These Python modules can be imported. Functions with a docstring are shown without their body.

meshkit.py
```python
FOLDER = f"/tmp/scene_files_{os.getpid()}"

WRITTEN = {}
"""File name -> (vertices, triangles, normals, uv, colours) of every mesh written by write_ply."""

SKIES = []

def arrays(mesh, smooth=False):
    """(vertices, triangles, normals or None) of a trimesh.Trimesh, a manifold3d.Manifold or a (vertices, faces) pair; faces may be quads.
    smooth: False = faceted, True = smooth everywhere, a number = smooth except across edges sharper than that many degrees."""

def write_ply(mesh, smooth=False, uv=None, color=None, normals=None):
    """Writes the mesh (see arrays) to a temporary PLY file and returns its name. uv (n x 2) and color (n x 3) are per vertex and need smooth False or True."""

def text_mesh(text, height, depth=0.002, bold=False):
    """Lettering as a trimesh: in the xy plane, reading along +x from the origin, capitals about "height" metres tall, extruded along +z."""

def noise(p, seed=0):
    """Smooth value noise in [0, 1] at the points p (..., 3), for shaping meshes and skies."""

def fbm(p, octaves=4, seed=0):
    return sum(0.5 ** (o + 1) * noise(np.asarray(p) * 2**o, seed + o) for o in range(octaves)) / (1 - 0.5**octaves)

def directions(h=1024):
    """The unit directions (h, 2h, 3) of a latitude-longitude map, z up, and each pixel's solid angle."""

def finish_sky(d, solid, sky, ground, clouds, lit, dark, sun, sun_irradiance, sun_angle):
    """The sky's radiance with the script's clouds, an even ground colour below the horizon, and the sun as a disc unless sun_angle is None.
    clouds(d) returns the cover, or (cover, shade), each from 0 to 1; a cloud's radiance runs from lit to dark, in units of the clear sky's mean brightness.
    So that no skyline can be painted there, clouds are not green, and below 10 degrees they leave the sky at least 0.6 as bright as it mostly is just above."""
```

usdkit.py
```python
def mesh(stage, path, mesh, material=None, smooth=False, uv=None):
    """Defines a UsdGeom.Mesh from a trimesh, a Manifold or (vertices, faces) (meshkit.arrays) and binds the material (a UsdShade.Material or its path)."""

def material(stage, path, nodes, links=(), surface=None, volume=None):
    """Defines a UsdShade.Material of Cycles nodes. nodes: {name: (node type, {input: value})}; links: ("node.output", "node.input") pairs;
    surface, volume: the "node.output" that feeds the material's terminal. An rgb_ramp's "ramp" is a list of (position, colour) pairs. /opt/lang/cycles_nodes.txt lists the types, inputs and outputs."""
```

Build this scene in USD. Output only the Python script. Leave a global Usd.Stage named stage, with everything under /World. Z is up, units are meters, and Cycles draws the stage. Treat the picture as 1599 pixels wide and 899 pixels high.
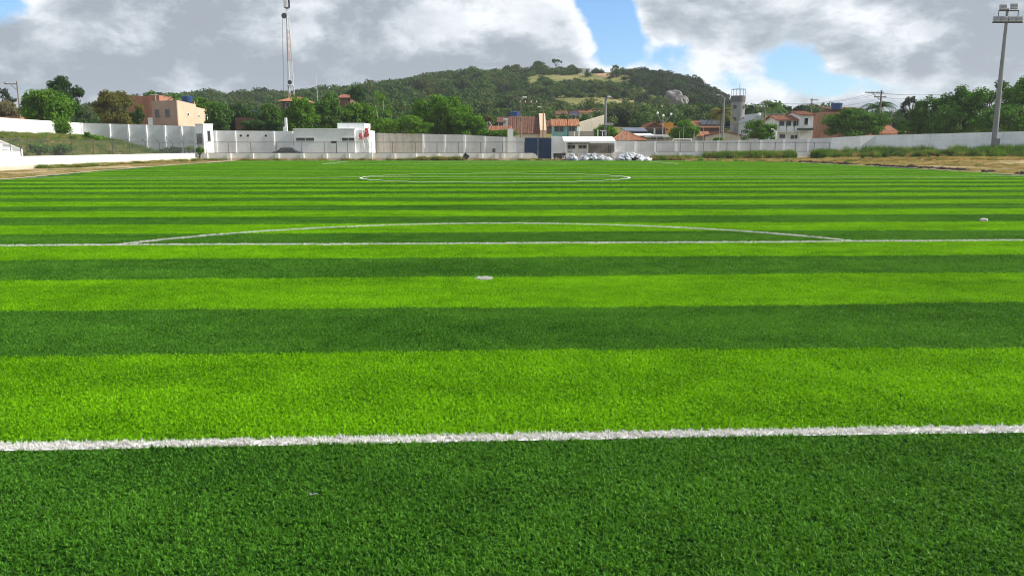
import math, random
import numpy as np, trimesh
import usdkit, meshkit
from pxr import Usd, UsdGeom, UsdLux, UsdShade, Gf, Sdf, Vt

stage = Usd.Stage.CreateInMemory()
UsdGeom.SetStageUpAxis(stage, 'Z'); UsdGeom.SetStageMetersPerUnit(stage, 1.0)
UsdGeom.Xform.Define(stage, '/World')
PI = math.pi
# ------------------------------------------------------------------ camera
EYE, FPX, HORIZON = 1.8, 1260.0, 230.0
PITCH = math.atan((449.5 - HORIZON) / FPX)
cam = UsdGeom.Camera.Define(stage, '/World/camera')
cam.CreateHorizontalApertureAttr(36.0); cam.CreateVerticalApertureAttr(36.0 * 575 / 1024)
cam.CreateFocalLengthAttr(36.0 * FPX / 1599); cam.CreateClippingRangeAttr(Gf.Vec2f(0.05, 20000))
cam.AddTranslateOp().Set(Gf.Vec3d(0, 0, EYE)); cam.AddRotateXOp().Set(90 - math.degrees(PITCH))
cam.CreateExposureAttr(0.50)
# ------------------------------------------------------------------ sun and sky
SUN_AZ, SUN_EL = math.radians(92.5), math.radians(34.0)      # azimuth from +Y towards +X
sd = np.array([math.sin(SUN_AZ) * math.cos(SUN_EL), math.cos(SUN_AZ) * math.cos(SUN_EL), math.sin(SUN_EL)])
sun = UsdLux.DistantLight.Define(stage, '/World/sun')
sun.CreateIntensityAttr(1.2); sun.CreateAngleAttr(0.5); sun.CreateColorAttr(Gf.Vec3f(1.0, 0.95, 0.86))
sun.CreateNormalizeAttr(True)
sun.AddRotateZOp().Set(-math.degrees(SUN_AZ)); sun.AddRotateXOp().Set(-(math.degrees(PI / 2 - SUN_EL)))

def skydir(x, y):
    """unit direction towards a point of the sky measured on the photograph"""
    F = np.array([0, math.cos(PITCH), -math.sin(PITCH)]); U = np.array([0, math.sin(PITCH), math.cos(PITCH)])
    r = F + (x - 799.5) / FPX * np.array([1., 0, 0]) - (y - 449.5) / FPX * U
    return r / np.linalg.norm(r)

def make_sky():
    n = {
        'tc': ('texture_coordinate', {}),
        'sky': ('sky_texture', dict(sky_type='single_scattering', sun_disc=False, sun_elevation=SUN_EL, sun_rotation=SUN_AZ, altitude=150., air_density=1.0, aerosol_density=0.6, ozone_density=1.2)),
        'map': ('mapping', dict(mapping_type='point', scale=(1, 1, 1.7), location=(3.3, 1.7, 0.42))),
        'n1': ('noise_texture', dict(scale=5.2, detail=10., roughness=0.58, lacunarity=2.1, distortion=0.15)),
        'mapl': ('mapping', dict(mapping_type='point', scale=(1, 1, 1.7), location=(3.3 + .034, 1.7 - .004, 0.42 + .075))),
        'nl': ('noise_texture', dict(scale=5.2, detail=10., roughness=0.58, lacunarity=2.1, distortion=0.15)),
        'dl': ('math', dict(math_type='subtract')), 'lit': ('map_range', dict(from_min=-.11, from_max=.11, to_min=.62, to_max=-.56, clamp=True)), 'a3': ('math', dict(math_type='add', use_clamp=True)),
        'map2': ('mapping', dict(mapping_type='point', scale=(1, 1, 2.3), location=(7.1, 4.4, 0.9))),
        'n2': ('noise_texture', dict(scale=7.0, detail=10., roughness=0.62, distortion=0.2)),
        'map3': ('mapping', dict(mapping_type='point', scale=(1, 1, 2.4), location=(1.1, 9.4, 2.9))),
        'n3': ('noise_texture', dict(scale=2.6, detail=4., roughness=0.5)),
    }
    L = [('tc.generated', 'mapl.vector'), ('mapl.vector', 'nl.vector'), ('n1.fac', 'dl.value1'), ('nl.fac', 'dl.value2'), ('dl.value', 'lit.value'), ('tc.generated', 'map.vector'), ('tc.generated', 'map2.vector'), ('tc.generated', 'map3.vector'), ('map.vector', 'n1.vector'), ('map2.vector', 'n2.vector'), ('map3.vector', 'n3.vector')]
    # openings in the cloud deck: (px x, px y, half width, half height, depth)
    prev = 'n1.fac'
    gaps = [(930, 5,   .026, .046, .36), (968, 42, .022, .034, .33), (1015, 92, .050, .022, .25), (1243, 97, .034, .017, .17), (1110, 132, .05, .013, .20), (1375, 140, .08, .015, .22), (1300, 122, .05, .012, .12), (5, 0, .03, .02, .2)]
    for i, (x, y, hw, hh, dep) in enumerate(gaps):
        d = skydir(x, y)
        n[f'gs{i}'] = ('vector_math', dict(math_type='subtract', vector2=tuple(d)))
        n[f'gm{i}'] = ('vector_math', dict(math_type='multiply', vector2=(1 / hw, 1 / hw, 1 / hh)))
        n[f'gl{i}'] = ('vector_math', dict(math_type='length'))
        n[f'gr{i}'] = ('map_range', dict(range_type='smoothstep', from_min=0., from_max=1.9, to_min=dep, to_max=0., clamp=True))
        n[f'ga{i}'] = ('math', dict(math_type='subtract'))
        L += [('tc.generated', f'gs{i}.vector1'), (f'gs{i}.vector', f'gm{i}.vector1'), (f'gm{i}.vector', f'gl{i}.vector1'), (f'gl{i}.value', f'gr{i}.value'), (prev, f'ga{i}.value1'), (f'gr{i}.result', f'ga{i}.value2')]
        prev = f'ga{i}.value'
    n['cover'] = ('map_range', dict(range_type='smoothstep', from_min=0.25, from_max=0.37, to_min=0., to_max=1., clamp=True))
    L.append((prev, 'cover.value'))
    # thin rims are white, thick bodies grey; a second noise gives billows and dark bases
    n['body'] = ('map_range', dict(range_type='smoothstep', from_min=0.27, from_max=0.60, to_min=0., to_max=1.05, clamp=True))
    L.append((prev, 'body.value'))
    n['bill'] = ('map_range', dict(range_type='linear', from_min=0.30, from_max=0.70, to_min=-0.40, to_max=0.40, clamp=True))
    n['big'] = ('map_range', dict(range_type='linear', from_min=0.35, from_max=0.65, to_min=-0.32, to_max=0.22, clamp=True))
    n['a1'] = ('math', dict(math_type='add')); n['a2'] = ('math', dict(math_type='add'))
    L += [('n2.fac', 'bill.value'), ('n3.fac', 'big.value'), ('body.result', 'a1.value1'), ('bill.result', 'a1.value2'), ('a1.value', 'a2.value1'), ('big.result', 'a2.value2'), ('a2.value', 'a3.value1'), ('lit.result', 'a3.value2')]
    k = CLOUD
    n['ramp'] = ('rgb_ramp', dict(ramp=[(0, (.84 * k, .87 * k, .91 * k)), (.35, (.625 * k, .67 * k, .715 * k)), (.7, (.435 * k, .485 * k, .535 * k)), (1, (.33 * k, .372 * k, .425 * k))]))
    L.append(('a3.value', 'ramp.fac'))
    n['mix'] = ('mix_color', dict(blend_type='mix', use_clamp=False))
    n['tint'] = ('mix_color', dict(blend_type='multiply', fac=1.0, b=(0.66, 0.90, 1.20), use_clamp=False))
    L += [('sky.color', 'tint.a'), ('cover.result', 'mix.fac'), ('tint.result', 'mix.a'), ('ramp.color', 'mix.b')]
    n['bg'] = ('background_shader', dict(strength=SKY_STRENGTH))
    L.append(('mix.result', 'bg.color'))
    m = usdkit.material(stage, '/World/Looks/sky_look', n, L, surface='bg.background')
    dome = UsdLux.DomeLight.Define(stage, '/World/sky')
    dome.CreateIntensityAttr(1.0)
    UsdShade.MaterialBindingAPI.Apply(dome.GetPrim()).Bind(m)
    dome.GetPrim().SetCustomDataByKey('kind', 'structure')
SKY_STRENGTH = 0.11
CLOUD = 7.7
make_sky()

# ------------------------------------------------------------------ surveying: photograph pixels at a known depth -> metres
def W(x, y, Y):
    F = np.array([0, math.cos(PITCH), -math.sin(PITCH)]); U = np.array([0, math.sin(PITCH), math.cos(PITCH)])
    r = F + (x - 799.5) / FPX * np.array([1., 0, 0]) - (y - 449.5) / FPX * U
    return r * (Y / r[1]) + np.array([0, 0, EYE])
PSI = math.radians(2.5)
EX, AX = np.array([math.cos(PSI), math.sin(PSI)]), np.array([-math.sin(PSI), math.cos(PSI)])
def ST(s, t, z=0.0):
    p = s * EX + t * AX
    return np.array([p[0], p[1], z])

# ------------------------------------------------------------------ scene helpers
_names = {}
def numbered(parent, name):
    k = (parent, name); i = _names.get(k, -1) + 1; _names[k] = i
    return f'{parent}/{name}' if i == 0 else f'{parent}/{name}_{i:03d}'

class MB:
    def __init__(self): self.v, self.f, self.n = [], [], 0
    def add(self, v, f):
        v = np.asarray(v, float); f = np.asarray(f, int)
        if f.ndim == 2 and f.shape[1] == 4: f = np.vstack([f[:, [0, 1, 2]], f[:, [0, 2, 3]]])
        self.v.append(v); self.f.append(f + self.n); self.n += len(v); return self
    def tm(self, m): return self.add(m.vertices, m.faces)
    def box(self, x0, y0, z0, x1, y1, z1, rz=0.0, c=(0, 0)):
        v = np.array([[x, y, z] for z in (z0, z1) for x, y in ((x0, y0), (x1, y0), (x1, y1), (x0, y1))], float)
        if rz:
            q = v[:, :2] - c; v[:, 0] = q[:, 0] * math.cos(rz) - q[:, 1] * math.sin(rz) + c[0]; v[:, 1] = q[:, 0] * math.sin(rz) + q[:, 1] * math.cos(rz) + c[1]
        return self.hexa(v)
    def hexa(self, v):
        return self.add(v, [[0, 3, 2, 1], [4, 5, 6, 7], [0, 1, 5, 4], [1, 2, 6, 5], [2, 3, 7, 6], [3, 0, 4, 7]])
    def bar(self, p, q, w, h=None):
        """rectangular bar between two points"""
        h = h or w; p, q = np.asarray(p, float), np.asarray(q, float); d = q - p; d /= np.linalg.norm(d)
        a = np.cross(d, [0, 0, 1.]); a = np.array([1., 0, 0]) if np.linalg.norm(a) < 1e-6 else a / np.linalg.norm(a); b = np.cross(a, d)
        o = [(-a * w - b * h) / 2, (a * w - b * h) / 2, (a * w + b * h) / 2, (-a * w + b * h) / 2]
        return self.hexa(np.array([p + x for x in o] + [q + x for x in o]))
    def tube(self, pts, radii, n=8, caps=True):
        pts = np.asarray(pts, float); radii = np.broadcast_to(np.asarray(radii, float), (len(pts),)); rings = []
        for i in range(len(pts)):
            d = pts[min(i + 1, len(pts) - 1)] - pts[max(i - 1, 0)]; d /= np.linalg.norm(d) + 1e-12
            a = np.cross(d, [0.0, 1, 0]) if abs(d[1]) < .9 else np.cross(d, [1., 0, 0]); a /= np.linalg.norm(a); b = np.cross(d, a)
            th = np.arange(n) / n * 2 * PI
            rings.append(pts[i] + radii[i] * (np.cos(th)[:, None] * a + np.sin(th)[:, None] * b))
        v = np.vstack(rings); f = []
        for i in range(len(pts) - 1):
            for j in range(n):
                k = (j + 1) % n; f += [[i * n + j, i * n + k, (i + 1) * n + k], [i * n + j, (i + 1) * n + k, (i + 1) * n + j]]
        if caps:
            for j in range(1, n - 1): f += [[0, j + 1, j], [(len(pts) - 1) * n, (len(pts) - 1) * n + j, (len(pts) - 1) * n + j + 1]]
        return self.add(v, f)
    def prism(self, poly, y0, y1):
        """polygon in (x, z) pushed from y0 to y1"""
        n = len(poly); v = [(x, y0, z) for x, z in poly] + [(x, y1, z) for x, z in poly]
        f = [[i, (i + 1) % n, n + (i + 1) % n, n + i] for i in range(n)]
        self.add(v, f); b = self.n - 2 * n
        t = [[0, i, i + 1] for i in range(1, n - 1)] + [[n, n + i + 1, n + i] for i in range(1, n - 1)]
        self.f.append(np.array(t) + b); return self
    def mesh(self): return np.vstack(self.v), np.vstack(self.f)

def tag(p, label=None, cat=None, group=None, kind=None):
    p = p.GetPrim() if hasattr(p, 'GetPrim') else p
    for k, x in (('label', label), ('category', cat), ('group', group), ('kind', kind)):
        if x: p.SetCustomDataByKey(k, x)
    return p
def thing(name, label=None, cat=None, loc=(0, 0, 0), rz=0.0, group=None, kind=None):
    x = UsdGeom.Xform.Define(stage, numbered('/World', name))
    x.AddTranslateOp().Set(Gf.Vec3d(*map(float, loc)))
    if rz: x.AddRotateZOp().Set(math.degrees(rz))
    return tag(x, label, cat, group, kind)
def part(name, mb, m, parent='/World', smooth=False, label=None, kind=None):
    pp = parent if isinstance(parent, str) else str(parent.GetPath())
    mesh = mb.mesh() if isinstance(mb, MB) else mb
    p = usdkit.mesh(stage, numbered(pp, name), mesh, MAT(m), smooth)
    return tag(p, label, None, None, kind)
def solo(name, mb, m, label=None, cat=None, group=None, kind=None, smooth=False):
    return tag(part(name, mb, m, smooth=smooth), label, cat, group, kind)
def copy_of(root, loc, rz=0.0, scale=None, label=None, group=None, rx=0.0):
    was = root.GetCustomData()
    x = UsdGeom.Xform.Define(stage, numbered('/World', root.GetName()))
    x.GetPrim().GetReferences().AddInternalReference(root.GetPath())
    xf = UsdGeom.Xformable(x); xf.ClearXformOpOrder()
    x.AddTranslateOp().Set(Gf.Vec3d(*map(float, loc))); x.AddRotateZOp().Set(math.degrees(rz))
    if rx: x.AddRotateXOp().Set(math.degrees(rx))
    if scale is not None: x.AddScaleOp().Set(Gf.Vec3f(*map(float, scale)))
    x.GetPrim().SetInstanceable(True)
    return tag(x, label or was.get('label'), was.get('category'), group or was.get('group'))

# ------------------------------------------------------------------ materials
_m = {}
def MAT(m): return _m[m] if isinstance(m, str) else m
def mk(name, c, var=0.18, scale=2.0, rough=0.75, bump=0.0, stretch=(1, 1, 1), spec=0.3, c2=None, metal=0.0, lo=.3, hi=.7, detail=5., coord='geometry.position'):
    """plain surface: colour that wanders between two tones with noise, optional fine relief"""
    c = np.array(c, float); c2 = np.array(c2, float) if c2 is not None else np.clip(c * (1 + var), 0, .95); c1 = c if c2 is None else c * (1 - var)
    n = {'geometry': ('geometry', {}), 'map': ('mapping', dict(scale=stretch)), 'nz': ('noise_texture', dict(scale=scale, detail=detail, roughness=0.6)),
         'ramp': ('rgb_ramp', dict(ramp=[(lo, tuple(c1)), (hi, tuple(c2))])), 'p': ('principled_bsdf', dict(roughness=rough, specular_ior_level=spec, metallic=metal))}
    L = [(coord, 'map.vector'), ('map.vector', 'nz.vector'), ('nz.fac', 'ramp.fac'), ('ramp.color', 'p.base_color')]
    if bump:
        n['b'] = ('bump', dict(strength=0.6, distance=bump)); L += [('nz.fac', 'b.height'), ('b.normal', 'p.normal')]
    _m[name] = usdkit.material(stage, '/World/Looks/' + name, n, L, surface='p.BSDF')
def stained(name, c, stain, amount=.5, rough=.8, block=None, base=None, spec=.3):
    """painted or rendered masonry: soft blotches, streaks running down, optional faint block joints; base = (height, colour) for splash dirt at the foot"""
    n = {'geometry': ('geometry', {}), 'm1': ('mapping', dict(scale=(1.6, 1.6, .18))), 'n1': ('noise_texture', dict(scale=1.3, detail=6., roughness=.65)),
         'r1': ('map_range', dict(from_min=.45, from_max=.75, to_min=0., to_max=amount, clamp=True)),
         'n2': ('noise_texture', dict(scale=.35, detail=5., roughness=.6)), 'r2': ('map_range', dict(from_min=.3, from_max=.7, to_min=.86, to_max=1.06, clamp=True)),
         'mx': ('mix_color', dict(blend_type='mix', a=c, b=stain)), 'mul': ('mix_color', dict(blend_type='multiply', fac=1.0)), 'cc': ('combine_xyz', {}),
         'p': ('principled_bsdf', dict(roughness=rough, specular_ior_level=spec))}
    L = [('geometry.position', 'm1.vector'), ('m1.vector', 'n1.vector'), ('n1.fac', 'r1.value'), ('geometry.position', 'n2.vector'), ('n2.fac', 'r2.value'), ('r1.result', 'mx.fac'),
         ('r2.result', 'cc.x'), ('r2.result', 'cc.y'), ('r2.result', 'cc.z'), ('mx.result', 'mul.a'), ('cc.vector', 'mul.b')]
    out = 'mul.result'
    if base:
        n['sx'] = ('separate_xyz', {}); n['n3'] = ('noise_texture', dict(scale=1.1, detail=5., roughness=.7)); n['add'] = ('math', dict(math_type='multiply_add', value2=-.9 * base[0], value3=0.))
        n['hh'] = ('map_range', dict(range_type='smoothstep', from_min=base[2] if len(base) > 2 else 0., from_max=(base[2] if len(base) > 2 else 0.) + base[0], to_min=.75, to_max=0., clamp=True)); n['mb'] = ('mix_color', dict(blend_type='mix', b=base[1])); n['s'] = ('math', dict(math_type='add'))
        L += [('geometry.position', 'sx.vector'), ('geometry.position', 'n3.vector'), ('n3.fac', 'add.value1'), ('sx.z', 's.value1'), ('add.value', 's.value2'), ('s.value', 'hh.value'), (out, 'mb.a'), ('hh.result', 'mb.fac')]
        out = 'mb.result'
    if block:
        w, h, dark = block
        n['sep'] = ('separate_xyz', {}); n['sum'] = ('math', dict(math_type='add')); n['cv'] = ('combine_xyz', {})
        n['br'] = ('brick_texture', dict(scale=1.0, brick_width=w, row_height=h, mortar_size=.018, mortar_smooth=.6, color1=(1, 1, 1), color2=(.93, .93, .93), mortar=(dark, dark, dark)))
        n['bm'] = ('mix_color', dict(blend_type='multiply', fac=1.0))
        L += [('geometry.position', 'sep.vector'), ('sep.x', 'sum.value1'), ('sep.y', 'sum.value2'), ('sum.value', 'cv.x'), ('sep.z', 'cv.y'), ('cv.vector', 'br.vector'), (out, 'bm.a'), ('br.color', 'bm.b')]
        out = 'bm.result'
    L.append((out, 'p.base_color'))
    _m[name] = usdkit.material(stage, '/World/Looks/' + name, n, L, surface='p.BSDF')
def leafy(name, dark, light, trans=.35, rough=.5, patch=.35, tint=None, spec=.25):
    """leaves or blades: each island its own tone, larger light and dark patches, light shines through"""
    t = tint or tuple(np.clip(np.array(light) * [1.25, 1.2, .7], 0, 1))
    n = {'geometry': ('geometry', {}), 'nz': ('noise_texture', dict(scale=patch, detail=3.)), 'a': ('math', dict(math_type='multiply', value2=.55)), 'b': ('math', dict(math_type='multiply_add', value2=.9)),
         'ramp': ('rgb_ramp', dict(ramp=[(.15, dark), (.6, tuple((np.array(dark) + light) / 2)), (1., light)])),
         'p': ('principled_bsdf', dict(roughness=rough, specular_ior_level=spec)), 't': ('translucent_bsdf', {}), 'tm': ('mix_color', dict(blend_type='multiply', fac=1.0, b=tuple(np.array(t) / max(max(light), 1e-3)))), 'mix': ('mix_closure', dict(fac=trans))}
    L = [('geometry.position', 'nz.vector'), ('geometry.random_per_island', 'a.value1'), ('nz.fac', 'b.value1'), ('a.value', 'b.value3'), ('b.value', 'ramp.fac'), ('ramp.color', 'p.base_color'), ('ramp.color', 'tm.a'), ('tm.result', 't.color'), ('p.BSDF', 'mix.closure1'), ('t.BSDF', 'mix.closure2')]
    _m[name] = usdkit.material(stage, '/World/Looks/' + name, n, L, surface='mix.closure')
def tiles(name, c1, c2, gap, sx=4.0, rough=.8):
    """clay roof tiles seen from afar: runs of tiles in changing tone with weathering"""
    n = {'geometry': ('geometry', {}), 'v': ('voronoi_texture', dict(scale=1.0, randomness=.55)), 'm': ('mapping', dict(scale=(sx, 1.6, 2.4))), 'w': ('wave_texture', dict(wave_type='bands', bands_direction='x', scale=1.3, distortion=.4)),
         'nz': ('noise_texture', dict(scale=.8, detail=6., roughness=.7)), 'ramp': ('rgb_ramp', dict(ramp=[(.0, gap), (.3, c1), (1., c2)])), 'mx': ('mix_float', dict(fac=.55)), 'sc': ('separate_color', {}), 'm2': ('math', dict(math_type='multiply_add', value2=1.5, value3=-.25)),
         'p': ('principled_bsdf', dict(roughness=rough, specular_ior_level=.2)), 'b': ('bump', dict(strength=.5, distance=.05))}
    L = [('geometry.position', 'm.vector'), ('m.vector', 'v.vector'), ('v.color', 'sc.color'), ('geometry.position', 'nz.vector'), ('sc.r', 'mx.a'), ('nz.fac', 'm2.value1'), ('m2.value', 'mx.b'), ('mx.result', 'ramp.fac'), ('ramp.color', 'p.base_color'), ('geometry.position', 'w.vector'), ('w.fac', 'b.height'), ('b.normal', 'p.normal')]
    _m[name] = usdkit.material(stage, '/World/Looks/' + name, n, L, surface='p.BSDF')
def veil(name, c, fac):
    n = {'t': ('transparent_bsdf', {}), 'd': ('diffuse_bsdf', dict(color=c)), 'mix': ('mix_closure', dict(fac=fac))}
    _m[name] = usdkit.material(stage, '/World/Looks/' + name, n, [('t.BSDF', 'mix.closure1'), ('d.BSDF', 'mix.closure2')], surface='mix.closure')

WHITE = (.74, .74, .72)
stained('white_wall', WHITE, (.50, .46, .38), .35, base=(.35, (.42, .33, .22)))
stained('white_tall', (.75, .77, .795), (.46, .44, .40), .26, block=(.9, .45, .90))  # faint blue of sky-lit shade put into this colour and grey_tall
stained('grey_tall', (.61, .63, .655), (.33, .32, .31), .34, block=(.8, .4, .86))
stained('weathered_wall', (.55, .53, .49), (.26, .23, .19), .7, block=(.8, .4, .88))
stained('clean_white', (.83, .84, .85), (.6, .58, .54), .2)
stained('concrete', (.26, .26, .255), (.12, .115, .11), .75)
stained('concrete_light', (.55, .54, .51), (.3, .28, .25), .4)
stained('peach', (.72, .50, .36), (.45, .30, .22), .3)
stained('brown_and_shaded_peach', (.37, .26, .21), (.22, .16, .13), .5)  # peach plaster darkened, shade put into the colour; also plain brown plaster
stained('cream', (.68, .62, .50), (.4, .34, .26), .4)
stained('yellow_wall', (.72, .60, .30), (.4, .32, .18), .3)
stained('orange_wall', (.70, .36, .06), (.4, .2, .06), .3)
stained('teal', (.22, .47, .50), (.12, .26, .28), .3)
stained('purple', (.36, .34, .52), (.2, .19, .3), .3)
stained('raw_brick', (.43, .19, .12), (.26, .17, .13), .8, block=(.30, .20, .62))
stained('patchy_brick', (.36, .17, .11), (.50, .41, .33), .75, block=(.42, .28, .6))
stained('brown_gable', (.20, .105, .075), (.09, .055, .045), .5)
stained('grey_block', (.42, .40, .37), (.24, .22, .2), .4, block=(.4, .2, .8))
tiles('tiles_red', (.24, .095, .06), (.38, .18, .11), (.09, .045, .035))
tiles('tiles_orange', (.33, .14, .075), (.48, .25, .14), (.14, .065, .045))
tiles('tiles_brown', (.13, .065, .045), (.24, .12, .085), (.05, .03, .025))
mk('soil_red', (.42, .22, .12), .2, .3, .95)
mk('dark_glass', (.035, .04, .045), .3, 1., .15, spec=.6)
mk('dark_steel', (.07, .075, .08), .2, 3., .5)
mk('steel', (.38, .39, .40), .15, 2., .5, metal=.3)
mk('lamp_white', (.8, .8, .8), .05, 2., .4)
mk('lamp_face', (.36, .39, .44), .35, 9., .25, spec=.6)
mk('frame_white', (.72, .72, .70), .1, 2., .5)
mk('navy', (.022, .05, .115), .18, .6, .45, stretch=(3, 3, .3))
mk('black_rubber', (.02, .02, .022), .4, 3., .5)
mk('car_paint', (.015, .017, .02), .1, 1., .2, spec=.6)
mk('tank_blue', (.022, .065, .17), .25, 1.5, .45)
mk('solar_blue', (.025, .03, .055), .2, 1., .2, spec=.6)
mk('tarpaulin', (.13, .15, .21), .3, 1., .6)
mk('wood', (.20, .16, .12), .35, 3., .85, stretch=(6, 6, .4))
mk('trunk', (.20, .17, .14), .4, 2.5, .9, bump=.03, stretch=(3, 3, .5))
mk('pale_trunk', (.55, .52, .46), .3, 2., .85)
mk('pole_concrete', (.19, .195, .205), .22, 1.4, .85, stretch=(3, 3, .35))
mk('roof_sheet', (.86, .86, .86), .06, .8, .4)
mk('zinc', (.50, .52, .54), .12, .8, .45)
mk('sack', (.58, .58, .61), .3, 3., .5, bump=.03)
mk('sack_grey', (.30, .32, .38), .25, 3., .5, bump=.03)
mk('red_cloth', (.62, .13, .13), .2, 2., .8)
mk('rock', (.15, .145, .15), .45, .35, .95, bump=.8, c2=(.30, .285, .28), detail=8.)
mk('clod', (.040, .030, .020), .5, 4., .95, bump=.03)
mk('stone', (.55, .53, .50), .2, 6., .9, bump=.01)
# ================================================================== TERRAIN
def sstep(a, b, x): t = np.clip((np.asarray(x, float) - a) / (b - a), 0, 1); return t * t * (3 - 2 * t)
LW0, LW1 = np.array([-38.3, 40.0]), np.array([-43.2, 111.4])        # low wall along the left touchline; its far corner
def left_wall_x(Y): return LW0[0] + (LW1[0] - LW0[0]) * (np.asarray(Y, float) - LW0[1]) / (LW1[1] - LW0[1])
RIDGE = [(-900, 14), (-420, 15), (-260, 16), (-190, 21), (-150, 25.5), (-102, 27), (-82, 29), (-68, 31), (-54, 33.5), (-40, 35), (-20, 38), (0, 39), (20, 40.2), (36, 39.6), (52, 39.9), (68, 38), (86, 34.5), (99, 30), (108, 25), (113, 19.5), (119, 11), (125, 5.5), (135, 4), (170, 3), (900, 3)]
def H(X, Y):
    X, Y = np.asarray(X, float), np.asarray(Y, float)
    q = left_wall_x(Y) - X
    bank = 2.75 * sstep(0.6, 13, q) * (1 - (1 - sstep(67.5, 73, Y)) * (1 - sstep(7, 12, q))) * (1 - .62 * sstep(100, 112, Y) * sstep(-62, -46, X))
    s = X * EX[0] + Y * EX[1]
    right = .50 * sstep(39.5, 56, s) * sstep(30, 60, Y) + .55 * sstep(24, 45, X) * sstep(110, 117, Y) * (1 - sstep(39.5, 56, s))
    z = np.where(q > .6, bank, 0) + right
    town = np.clip((Y - 128) * .105, 0, 9.2) * (1 - .55 * sstep(75, 130, np.abs(X)))
    xe = np.where(X > 0, X * (1 + .92 * np.clip(430 - Y, 0, 250) / np.maximum(Y, 180)), X)      # the right flank rounds off towards the town
    r = np.interp(xe, [a for a, _ in RIDGE], [b for _, b in RIDGE])
    u = np.clip((Y - 186) / 244, 0, 1)
    hill = r * (u ** 1.05) * (1 - .45 * sstep(445, 800, Y))
    p = np.stack([X / 34, Y / 34, 0 * X], -1)
    hill = hill + (meshkit.fbm(p, 4, 5) - .5) * 5.0 * sstep(215, 300, Y) * (1 - .75 * sstep(390, 425, Y) * (1 - sstep(450, 500, Y)))
    far = sstep(186, 240, Y)
    z = z * (1 - sstep(125, 140, Y)) + np.maximum(town * (1 - .2 * far), hill) * sstep(122, 138, Y)
    return z
def Hz(x, y): return float(H(np.array([x]), np.array([y]))[0])
def grid(xs, ys, fine=0.0, seed=3, drop=0.0):
    X, Y = np.meshgrid(xs, ys); Z = H(X, Y) - drop
    if fine: Z = Z + (meshkit.fbm(np.stack([X * .7, Y * .7, 0 * X], -1), 3, seed) - .5) * fine
    nx = len(xs); i = np.arange(len(ys) - 1)[:, None] * nx + np.arange(nx - 1)
    f = np.stack([i, i + 1, i + nx + 1, i + nx], -1).reshape(-1, 4)
    return np.stack([X, Y, Z], -1).reshape(-1, 3), f

# pitch outline (drifts a little from square, as laid)
def s_left(t): return np.interp(t, [-10, 48, 62, 82, 105, 112], [-26.2, -27.0, -29.0, -31.0, -32.0, -32.2])
def s_right(t): return np.interp(t, [-10, 50, 67, 86, 112], [33.0, 35.4, 37.8, 38.4, 38.6])

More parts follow.
